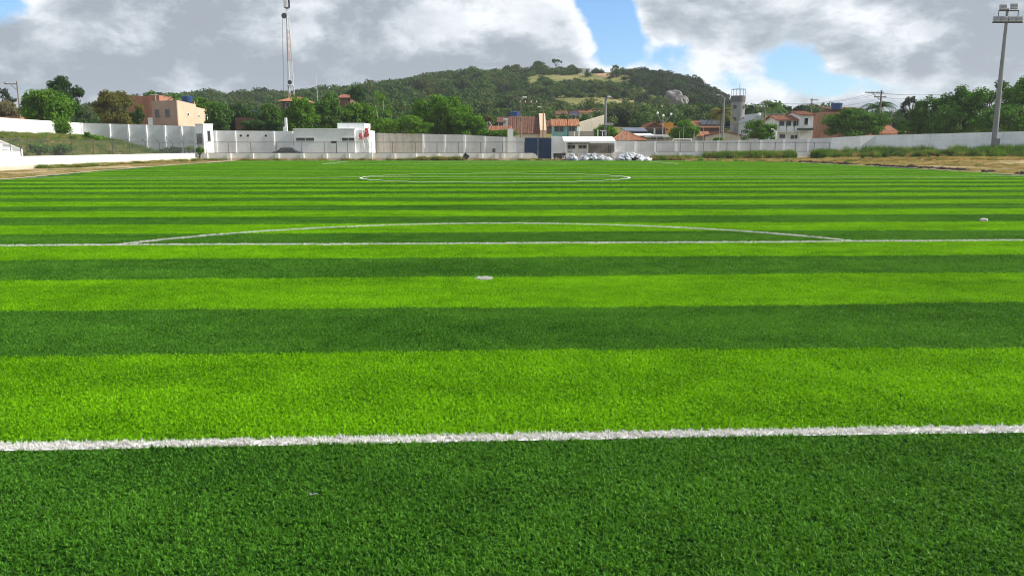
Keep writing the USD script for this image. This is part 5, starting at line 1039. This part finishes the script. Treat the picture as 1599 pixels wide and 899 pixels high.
tree('shrub', 'dark shrub beside the right side of the yellowish tree', 205, 229, 168, 195, 122, 'dark', 7, 'shrub', 'bush', leaf=.3)
tree('bank_bush', 'wide low green bush on the grassy bank before the shaded wall', 103, 168, 209, 226, 108, 'bright', 8, 'bush', 'bush', leaf=.25)
tree('bank_bush', 'dark low bush at the foot of the white kiosk', 288, 305, 228, 238, 112.6, 'mango', 9, 'bush', 'bush', leaf=.22); tree('bank_bush', 'small light green bush right before the kiosk wall', 305, 320, 228, 240, 112.9, 'bright', 10, 'bush', 'bush', leaf=.2)
tree('bank_bush', 'dark spreading ground bush in the shade of the wall left of the kiosk', 246, 290, 229, 239, 112.4, 'dark', 11, 'bush', 'bush', leaf=.22)
tree('bank_bush', 'dark green shrub patch low on the grassy bank behind the terrace end', 40, 80, 223, 240, 76, 'mid', 12, 'bush', 'bush', leaf=.24, depth=1.2); tree('bank_bush', 'rounded shrub in the middle of the grassy bank behind the curved fence posts', 76, 116, 224, 240, 82, 'mid', 13, 'bush', 'bush', leaf=.24, depth=1.2); tree('bank_bush', 'tall leafy tuft sticking out of the bank before the shaded wall', 128, 148, 206, 224, 106, 'mango', 14, 'bush', 'bush', leaf=.24)
tree('weed_bush', 'light green weedy bush at the foot of the floodlight mast', 1512, 1572, 230, 251, 95.2, 'bright', 15, 'bush', 'bush', leaf=.22, dens=.8); tree('weed_bush', 'ragged weed clump against the right wall left of the floodlight mast', 1424, 1462, 232, 248, 104, 'mid', 16, 'bush', 'bush', leaf=.22, dens=.7); tree('weed_bush', 'small dark weed clump under the diagonal shadow of the right wall', 1352, 1384, 233, 247, 110.5, 'mid', 17, 'bush', 'bush', leaf=.22, dens=.7)
# --- behind the holed wall
L = [('dense round tree right of the peach house', 318, 366, 155, 207, 140, 'mid'), ('broad dark tree behind the holed wall, left of the brick tank stand', 352, 402, 160, 206, 148, 'dark'), ('dark tree between the brick tank stand and the telecom mast', 398, 445, 160, 206, 142, 'mid'), ('green tree peeping over the peach house roof', 296, 334, 149, 190, 158, 'bright'), ('flat-topped tree over the brick house roof at left', 220, 254, 143, 175, 165, 'mid'), ('low shaded bush along the wall beneath the brick tank stand', 372, 440, 186, 208, 128, 'dark')]
for i, (lab, a, b, c, d, Y, pal) in enumerate(L): tree('tree', lab, a, b, c, d, Y, pal, 20 + i, leaf=.36)
palm('small dark palm behind the peach house roof', 275, 152, 152, 2.6, 31)
L = [('tall leafy tree directly left of the white building roof', 442, 500, 148, 208, 126, 'mango'), ('broad tree behind the middle of the white building', 484, 545, 151, 206, 130, 'mid'), ('green tree behind the right end of the white building', 522, 590, 158, 207, 132, 'mango'), ('round dark tree on the skyline behind the white building', 543, 573, 134, 160, 180, 'dark'), ('round tree on the skyline right of the red roofed house', 500, 532, 145, 172, 170, 'mid')]
for i, (lab, a, b, c, d, Y, pal) in enumerate(L): tree('tree', lab, a, b, c, d, Y, pal, 40 + i, leaf=.36)
tree('pale_trunk_tree', 'slender light green tree with a visible pale trunk', 572, 616, 140, 205, 140, 'bright', 50, style='tall', leaf=.34, dens=.55, trunk='pale_trunk', tr=.2)
tree('wall_bush', 'sprawling bright bush spilling over the stained wall right of the white building', 572, 682, 179, 214, 121.5, 'bright', 51, 'bush', 'bush', leaf=.3, depth=.35)
tree('mango_tree', 'big domed mango tree behind the tall grey wall', 636, 748, 146, 213, 130, 'mango', 52, leaf=.4, tr=.35)
tree('mango_tree', 'lower right shoulder mango tree beside the big domed one', 700, 764, 176, 214, 126, 'mango', 53, leaf=.38)
tree('round_bush', 'small round olive green tree left of the brown roofs', 752, 772, 179, 198, 158, 'olive', 54, leaf=.3)
tree('hedge', 'low yellow green hedge behind the wall left of the white pillar', 757, 813, 202, 216, 123.5, 'bright', 55, 'hedge', 'bush', leaf=.24, depth=.3)
tree('bush', 'bright green bush around the thick grey lamp pole behind the shed', 922, 968, 193, 219, 134.5, 'bright', 56, 'bush', 'bush', leaf=.3)
tree('bush', 'dark bush between the teal house and the purple house', 900, 930, 182, 200, 190, 'dark', 57, 'bush', 'bush', leaf=.4)
tree('young_tree', 'young light green tree with several pointed tops behind the right wall', 1044, 1092, 187, 221, 127, 'bright', 58, style='tall', leaf=.3, dens=1.3, clump=.42)
tree('bush', 'tiny bush at the corner of the cream gabled house', 1112, 1130, 214, 221, 125, 'bright', 59, 'bush', 'bush', leaf=.2)
palm('palm tree rising beside the concrete pole left of the water tower', 1126, 176, 138, 3.2, 60, pal='olive', n=20)
palm('palm tree behind the utility pole in the dark hedge', 1205, 166, 152, 3.6, 61, pal='mid', n=22)
palm('dark palm tree behind the large double-armed utility pole', 1371, 168, 142, 3.8, 62, pal='dark', n=22)
tree('hedge', 'tall dark clipped hedge of trees left of the balcony house', 1154, 1219, 187, 219, 127, 'mango', 63, 'hedge', 'bush', leaf=.3, depth=.5, clump=.42)
tree('wide_tree', 'wide dark leafy tree in front of the brick house at right', 1279, 1385, 168, 215, 124, 'mid', 64, leaf=.36, dens=1.2, clump=.33)
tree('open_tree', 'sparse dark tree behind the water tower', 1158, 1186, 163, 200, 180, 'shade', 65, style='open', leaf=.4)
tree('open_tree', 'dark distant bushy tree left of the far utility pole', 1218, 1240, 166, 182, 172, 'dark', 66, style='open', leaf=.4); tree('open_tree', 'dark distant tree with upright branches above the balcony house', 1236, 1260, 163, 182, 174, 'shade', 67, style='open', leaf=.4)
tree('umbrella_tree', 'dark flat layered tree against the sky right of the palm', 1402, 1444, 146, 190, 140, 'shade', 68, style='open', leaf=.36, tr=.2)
tree('bush', 'bright leafy bush right of the orange roof', 1397, 1442, 184, 214, 122, 'bright', 69, 'bush', 'bush', leaf=.34)
L = [('rounded green tree behind the right wall, leftmost of the big group', 1420, 1490, 148, 212, 121, 'mid'), ('dense dark tree behind the right wall left of the floodlight mast', 1460, 1540, 132, 211, 118, 'mid'), ('tall bright topped tree behind the floodlight mast', 1500, 1592, 122, 210, 113, 'mango'), ('tall tree at the right edge behind the wall', 1555, 1665, 114, 210, 110, 'mango'), ('low dark tree filling the gap behind the right wall', 1440, 1525, 165, 214, 115, 'mid'), ('low green tree at the foot of the group right of the mast', 1530, 1640, 160, 212, 106, 'mid')]
for i, (lab, a, b, c, d, Y, pal) in enumerate(L): tree('tree', lab, a, b, c, d, Y, pal, 70 + i, leaf=.38, dens=1.1, clump=.33, style='dome' if i != 2 else 'open')

# --- the hill: trees one can tell apart on the skyline, rock face, and scrub
def ridge_tree(name, lab, x, yt, w_px, pal, seed, Y=427, style='dome', h_px=None):
    w_px *= 1.15; yt -= 2
    p = W(x, yt, Y); z0 = Hz(p[0], Y); hpx = h_px or w_px; ybot = yt + hpx * (.62 if style == 'umbrella' else .9)
    tree(name, lab, x - w_px / 2, x + w_px / 2, yt, ybot, Y, pal, seed, style=style, leaf=.75, dens=.9, tr=.25)
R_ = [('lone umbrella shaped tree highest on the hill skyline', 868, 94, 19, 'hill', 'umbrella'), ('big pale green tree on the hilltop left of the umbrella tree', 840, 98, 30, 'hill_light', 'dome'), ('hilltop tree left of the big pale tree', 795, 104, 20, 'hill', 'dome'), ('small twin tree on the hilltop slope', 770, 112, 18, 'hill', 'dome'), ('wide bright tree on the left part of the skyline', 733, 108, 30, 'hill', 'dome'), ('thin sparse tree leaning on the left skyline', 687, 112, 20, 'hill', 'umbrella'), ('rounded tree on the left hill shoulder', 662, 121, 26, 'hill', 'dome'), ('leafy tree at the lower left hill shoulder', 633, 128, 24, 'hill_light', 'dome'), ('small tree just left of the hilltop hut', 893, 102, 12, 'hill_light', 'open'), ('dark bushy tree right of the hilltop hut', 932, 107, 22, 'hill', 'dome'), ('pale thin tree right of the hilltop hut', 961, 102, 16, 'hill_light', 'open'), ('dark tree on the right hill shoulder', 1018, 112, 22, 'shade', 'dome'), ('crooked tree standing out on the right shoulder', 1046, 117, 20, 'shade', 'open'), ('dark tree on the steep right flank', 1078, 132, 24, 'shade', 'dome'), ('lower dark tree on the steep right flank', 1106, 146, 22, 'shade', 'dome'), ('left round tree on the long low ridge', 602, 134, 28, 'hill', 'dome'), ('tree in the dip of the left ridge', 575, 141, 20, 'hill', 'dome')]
for i, (lab, x, yt, w_, pal, st) in enumerate(R_): ridge_tree('ridge_tree', lab, x, yt, w_, pal, 100 + i, style=st)  # trees on the right shoulder carry the same painted-in cloud shadow
# rock cliff
p = W(1053, 151, 314); g_ = trimesh.creation.icosphere(4, 1.0); v = g_.vertices; v = np.sign(v) * np.abs(v) ** .62 * [3.1, 2.6, 3.1]; v += g_.vertices * (meshkit.fbm(v * .5 + 3, 4)[:, None] - .5) * 3.0; v[:, 0] += np.where(v[:, 2] < 0, -v[:, 2] * .12, -v[:, 2] * .25)
t = thing('rock_face', 'bare grey rock face on the right flank of the hill', 'rock', p - [0, 0, .9]); part('boulder', (v, g_.faces), 'rock', t, 30)
g_ = trimesh.creation.icosphere(3, 1.0); v = g_.vertices * [1.6, 1.5, 1.9]; v += g_.vertices * (meshkit.fbm(v * .7 + 9, 4)[:, None] - .5) * 1.6; part('boulder', (v + [3.9, .2, -.8], g_.faces), 'rock', t, 30)
mk('red_earth', (.40, .21, .12), .25, .4, .95, c2=(.50, .33, .2))
def patch(name, lab, pts, Y0, mname):
    """bare earth lying on the hillside, a few decimetres thick"""
    ctr = np.mean(pts, 0); poly = np.array(pts, float); V = []; n_ = 40; ang = np.linspace(0, 2 * PI, n_, endpoint=False)
    rx, ry = np.ptp(poly[:, 0]) / 2, np.ptp(poly[:, 1]) / 2; rg = np.random.default_rng(len(lab)); jit = 1 + .3 * (meshkit.fbm(np.stack([np.cos(ang) * 1.6, np.sin(ang) * 1.6, 0 * ang + Y0], -1), 3) - .5) * 2
    rows = []
    for q in (0.02, .35, .7, 1.0): rows.append(np.stack([ctr[0] + rx * q * jit * np.cos(ang), ctr[1] + ry * q * jit * np.sin(ang)], 1))
    xy = np.vstack(rows); z = H(xy[:, 0], xy[:, 1]) + np.repeat([.7, .65, .5, -.2], n_); i = np.arange(n_); f = []
    for r_ in range(3): f.append(np.stack([r_ * n_ + i, (r_ + 1) * n_ + i, (r_ + 1) * n_ + (i + 1) % n_, r_ * n_ + (i + 1) % n_], 1))
    solo(name, (np.concatenate([xy, z[:, None]], 1), np.vstack(f)), mname, lab, 'earth', smooth=True)
patch('bare_earth', 'patch of bare red earth near the top of the hill', [(40, 395), (53, 418)], 1, 'red_earth'); patch('bare_earth', 'pale eroded strip on the hilltop field at left', [(-22, 392), (4, 399)], 2, 'straw_earth' if 'straw_earth' in _m else 'dry_ground'); patch('bare_earth', 'long reddish track crossing the hill below the summit', [(6, 352), (44, 360)], 3, 'red_earth'); patch('bare_earth', 'narrow pale track in the middle of the right slope', [(46, 340), (78, 345)], 4, 'dry_ground')
# scrub and woods on the slope
rg = np.random.default_rng(9)
def shrub_proto(seed, n_leaf, flat=.8):
    r_ = np.random.default_rng(seed); mb = MB()
    for i in range(7):
        c = r_.normal(0, .27, 3) * [1, 1, .5] + [0, 0, .42]; mb.add(*leaves(c, np.array([.36, .36, .30 * flat]), n_leaf // 7, .13, r_, droop=.2, aspect=.75, outward=1.0))
    return mb.mesh()
for k in ('hill', 'hill_light', 'shade', 'dry', 'olive'): pass
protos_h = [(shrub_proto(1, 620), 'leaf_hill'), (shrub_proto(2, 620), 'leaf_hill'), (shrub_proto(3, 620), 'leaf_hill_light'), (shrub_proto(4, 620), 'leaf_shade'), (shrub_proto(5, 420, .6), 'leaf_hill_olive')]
P, I, Yw, S = [], [], [], []
for _ in range(26000):
    Y = rg.uniform(188, 440); X = rg.uniform(-190, 150)
    if abs(X) > .70 * Y + 10: continue
    z = Hz(X, Y)
    if Y > 425 and rg.random() < .5: continue
    el = z / 40.
    m_ = float(meshkit.fbm(np.array([[X / 26, Y / 26, 1.]]), 3)[0])
    clearing = math.exp(-((X - 20) / 36) ** 2 - ((Y - 388) / 31) ** 2) * 1.3 + .85 * math.exp(-((X - 38) / 45) ** 2 - ((Y - 310) / 50) ** 2)
    dens = np.clip(1.15 - 1.35 * clearing + (m_ - .5) * 2.2, .02, 1)
    if X < -30: dens = max(dens, .75)
    if X > 62 and Y > 330: dens = 1
    if Y < 232 and 18 < X < 30 and False: continue
    if 845 < X / Y * FPX + 799.5 < 955 and Y < 224: continue
    if rg.random() > dens * .42: continue
    right = sstep(48, 80, X) * sstep(270, 320, Y); pr = rg.random()  # right flank: cloud shadow put into the scrub as a darker leaf colour
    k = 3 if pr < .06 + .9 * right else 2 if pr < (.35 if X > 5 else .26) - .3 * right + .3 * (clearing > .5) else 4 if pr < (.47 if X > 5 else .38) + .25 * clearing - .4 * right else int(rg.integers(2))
    if abs(X - 43) < 11 and Y > 402: continue
    if abs(X - 64) < 6.5 and 288 < Y < 319: continue
    if X * (1 + .92 * max(430 - Y, 0) / Y) > 120 and Y > 215 and rg.random() < .9: continue
    sz = rg.uniform(3.0, 7.6) * (.8 if Y > 408 else 1) * (1 - .45 * min(1, clearing)) * (.75 + .5 * m_); sz *= .75 if 188 < Y < 225 else 1
    P.append((X, Y, z - .25)); I.append(k); Yw.append(rg.random() * 6.28); S.append((sz, sz, sz * rg.uniform(.75, 1.1)))
instancer('/World/hillside_scrub', protos_h, P, I, Yw, S, 'mixed bushes and woods covering the hillside', 'scrub')
# town greenery between the houses and behind the left trees
P, I, Yw, S = [], [], [], []
for _ in range(1500):
    Y = rg.uniform(128, 215); X = rg.uniform(-150, 140)
    if abs(X) > .68 * Y: continue
    ps = X / Y * FPX + 799.5
    if 768 < ps < 1450 and (Y < 175 or rg.random() < .75): continue
    if ps < 320 and Y < 155: continue
    sz = rg.uniform(2.5, 5.5); P.append((X, Y, Hz(X, Y) - .2)); I.append(int(rg.choice([0, 1, 3, 0, 2]))); Yw.append(rg.random() * 6.28); S.append((sz, sz, sz * rg.uniform(.8, 1.1)))
instancer('/World/town_greenery', protos_h, P, I, Yw, S, 'undergrowth between the trees and houses behind the walls', 'undergrowth')

# --- weeds and dry grass round the pitch
def tuft(seed, n_, h, w, lean):
    v, f = blades(n_, w, h, np.random.default_rng(seed), .7, .7, lean); return v, f
leafy('tuft_green', (.07, .125, .02), (.24, .35, .06), .4, .6, .9); leafy('tuft_dry', LEAF['straw'][0], LEAF['straw'][1], .3, .7, .6); leafy('tuft_mix', (.15, .155, .045), (.40, .38, .15), .32, .65, .8); leafy('tuft_dark', (.025, .06, .014), (.11, .19, .035), .3, .6, .8)
protos_g = [(tuft(1, 90, 1.0, .035, .35), 'tuft_green'), (tuft(2, 90, .95, .03, .4), 'tuft_mix'), (tuft(3, 100, .9, .025, .55), 'tuft_dry'), (tuft(4, 90, 1.0, .045, .4), 'tuft_dark')]
P, I, Yw, S = [], [], [], []
def sow(n_, fx, hh, mix):
    for _ in range(n_):
        q = fx();
        if q is None: continue
        X, Y = q; a = rg.uniform(*hh); P.append((X, Y, Hz(X, Y) - .03)); I.append(int(rg.choice(4, p=mix))); Yw.append(rg.random() * 6.28); S.append((rg.uniform(.7, 1.3), rg.uniform(.7, 1.3), a))
def along(x0, Y0, x1, Y1, spread, gate=0., freq=.25):
    def f():
        u = rg.random(); X = x0 + (x1 - x0) * u + rg.normal(0, spread); Y = Y0 + (Y1 - Y0) * u + rg.normal(0, spread)
        return None if meshkit.noise(np.array([[X * freq, Y * freq, 5.]]))[0] < gate else (X, Y)
    return f
def px(x, Y): return float(W(x, 240, Y)[0])
sow(900, along(px(1110, 112.5), 112.5, px(1300, 113), 113, .7, .2), (.7, 1.35), [.7, .2, .05, .05])
sow(2000, along(px(1330, 109.5), 109.5, px(1640, 90.5), 90.5, 1.5, .15), (.4, 1.15), [.40, .20, .12, .28])
sow(700, along(px(1325, 111), 111, px(1640, 92), 92, 1.0, .56, .35), (1.0, 1.7), [.5, .2, .05, .25])
sow(350, along(px(1500, 99), 99, px(1575, 95.5), 95.5, .7), (.6, 1.2), [.5, .4, .1, 0])
sow(500, along(px(1022, 111.2), 111.2, px(1085, 112), 112, .5, .25), (.35, .8), [.5, .3, .2, 0])
sow(1300, along(px(1180, 108), 108, px(1640, 86), 86, 2.2, .3), (.15, .45), [.03, .2, .75, .02])
def strip():
    t_ = rg.uniform(48, 112); s_ = float(s_right(t_)) + rg.uniform(.9, 16) * rg.random() ** .6; q = ST(s_, t_); return (q[0], q[1]) if meshkit.noise(np.array([[q[0] * .3, q[1] * .12, 2.]]))[0] > .30 else None
sow(5200, strip, (.05, .17), [.03, .22, .75, 0])
def strip2():
    t_ = rg.uniform(44, 108); s_ = float(s_left(t_)) - .5 - rg.random() * 6; q = ST(s_, t_); return (q[0], q[1]) if meshkit.noise(np.array([[q[0] * .4, q[1] * .15, 2.]]))[0] > .45 and q[0] > float(left_wall_x(q[1])) + .2 else None
sow(900, strip2, (.04, .12), [.05, .25, .7, 0])
sow(700, along(px(1090, 110), 110, px(1330, 106), 106, 1.3, .3), (.15, .5), [.06, .24, .7, 0])
sow(700, along(-39.0, 58, -42.2, 110.6, .30, .50, .5), (.12, .42), [.3, .4, .3, 0])
sow(500, along(-42, 110.6, px(886, 111), 110.9, .25, .42, .5), (.12, .40), [.2, .35, .45, 0])
sow(250, along(px(650, 110.8), 110.8, px(720, 111), 110.8, .2, .3), (.3, .7), [.2, .6, .2, 0]); sow(260, along(px(833, 111), 111, px(890, 111), 110.7, .5, .35), (.2, .45), [.3, .4, .3, 0])
def bank():
    Y = rg.uniform(60, 114); q = rg.uniform(.8, 19); X = float(left_wall_x(Y)) - q
    if Y < 69.5 and q < 9: return None
    if X < -60.4 and Y < 117: return None
    g_ = meshkit.noise(np.array([[X * .22, Y * .22, 1.]]))[0]
    return (X, Y) if g_ > .25 else None
sow(8500, bank, (.25, .7), [.34, .42, .20, .04])
def bank2():
    X = rg.uniform(-60, -46); Y = rg.uniform(111.8, 116.6); return (X, Y)
sow(700, bank2, (.3, .9), [.5, .2, .05, .25])
sow(500, along(-60.0, 75, -60.6, 115, .4), (.5, 1.1), [.5, .3, .1, .1])
instancer('/World/weeds', protos_g, P, I, Yw, S, 'weeds and dry grass along the walls and on the bank', 'weeds')

# thin hazy air over the whole valley
n = {'v': ('principled_volume', dict(color=(.86, .92, 1.0), density=.00020, anisotropy=.2))}
_m['haze_air'] = usdkit.material(stage, '/World/Looks/haze_air', n, [], volume='v.volume')
solo('haze', MB().box(-1000, -120, -4, 1000, 1100, 75), 'haze_air', kind='stuff')
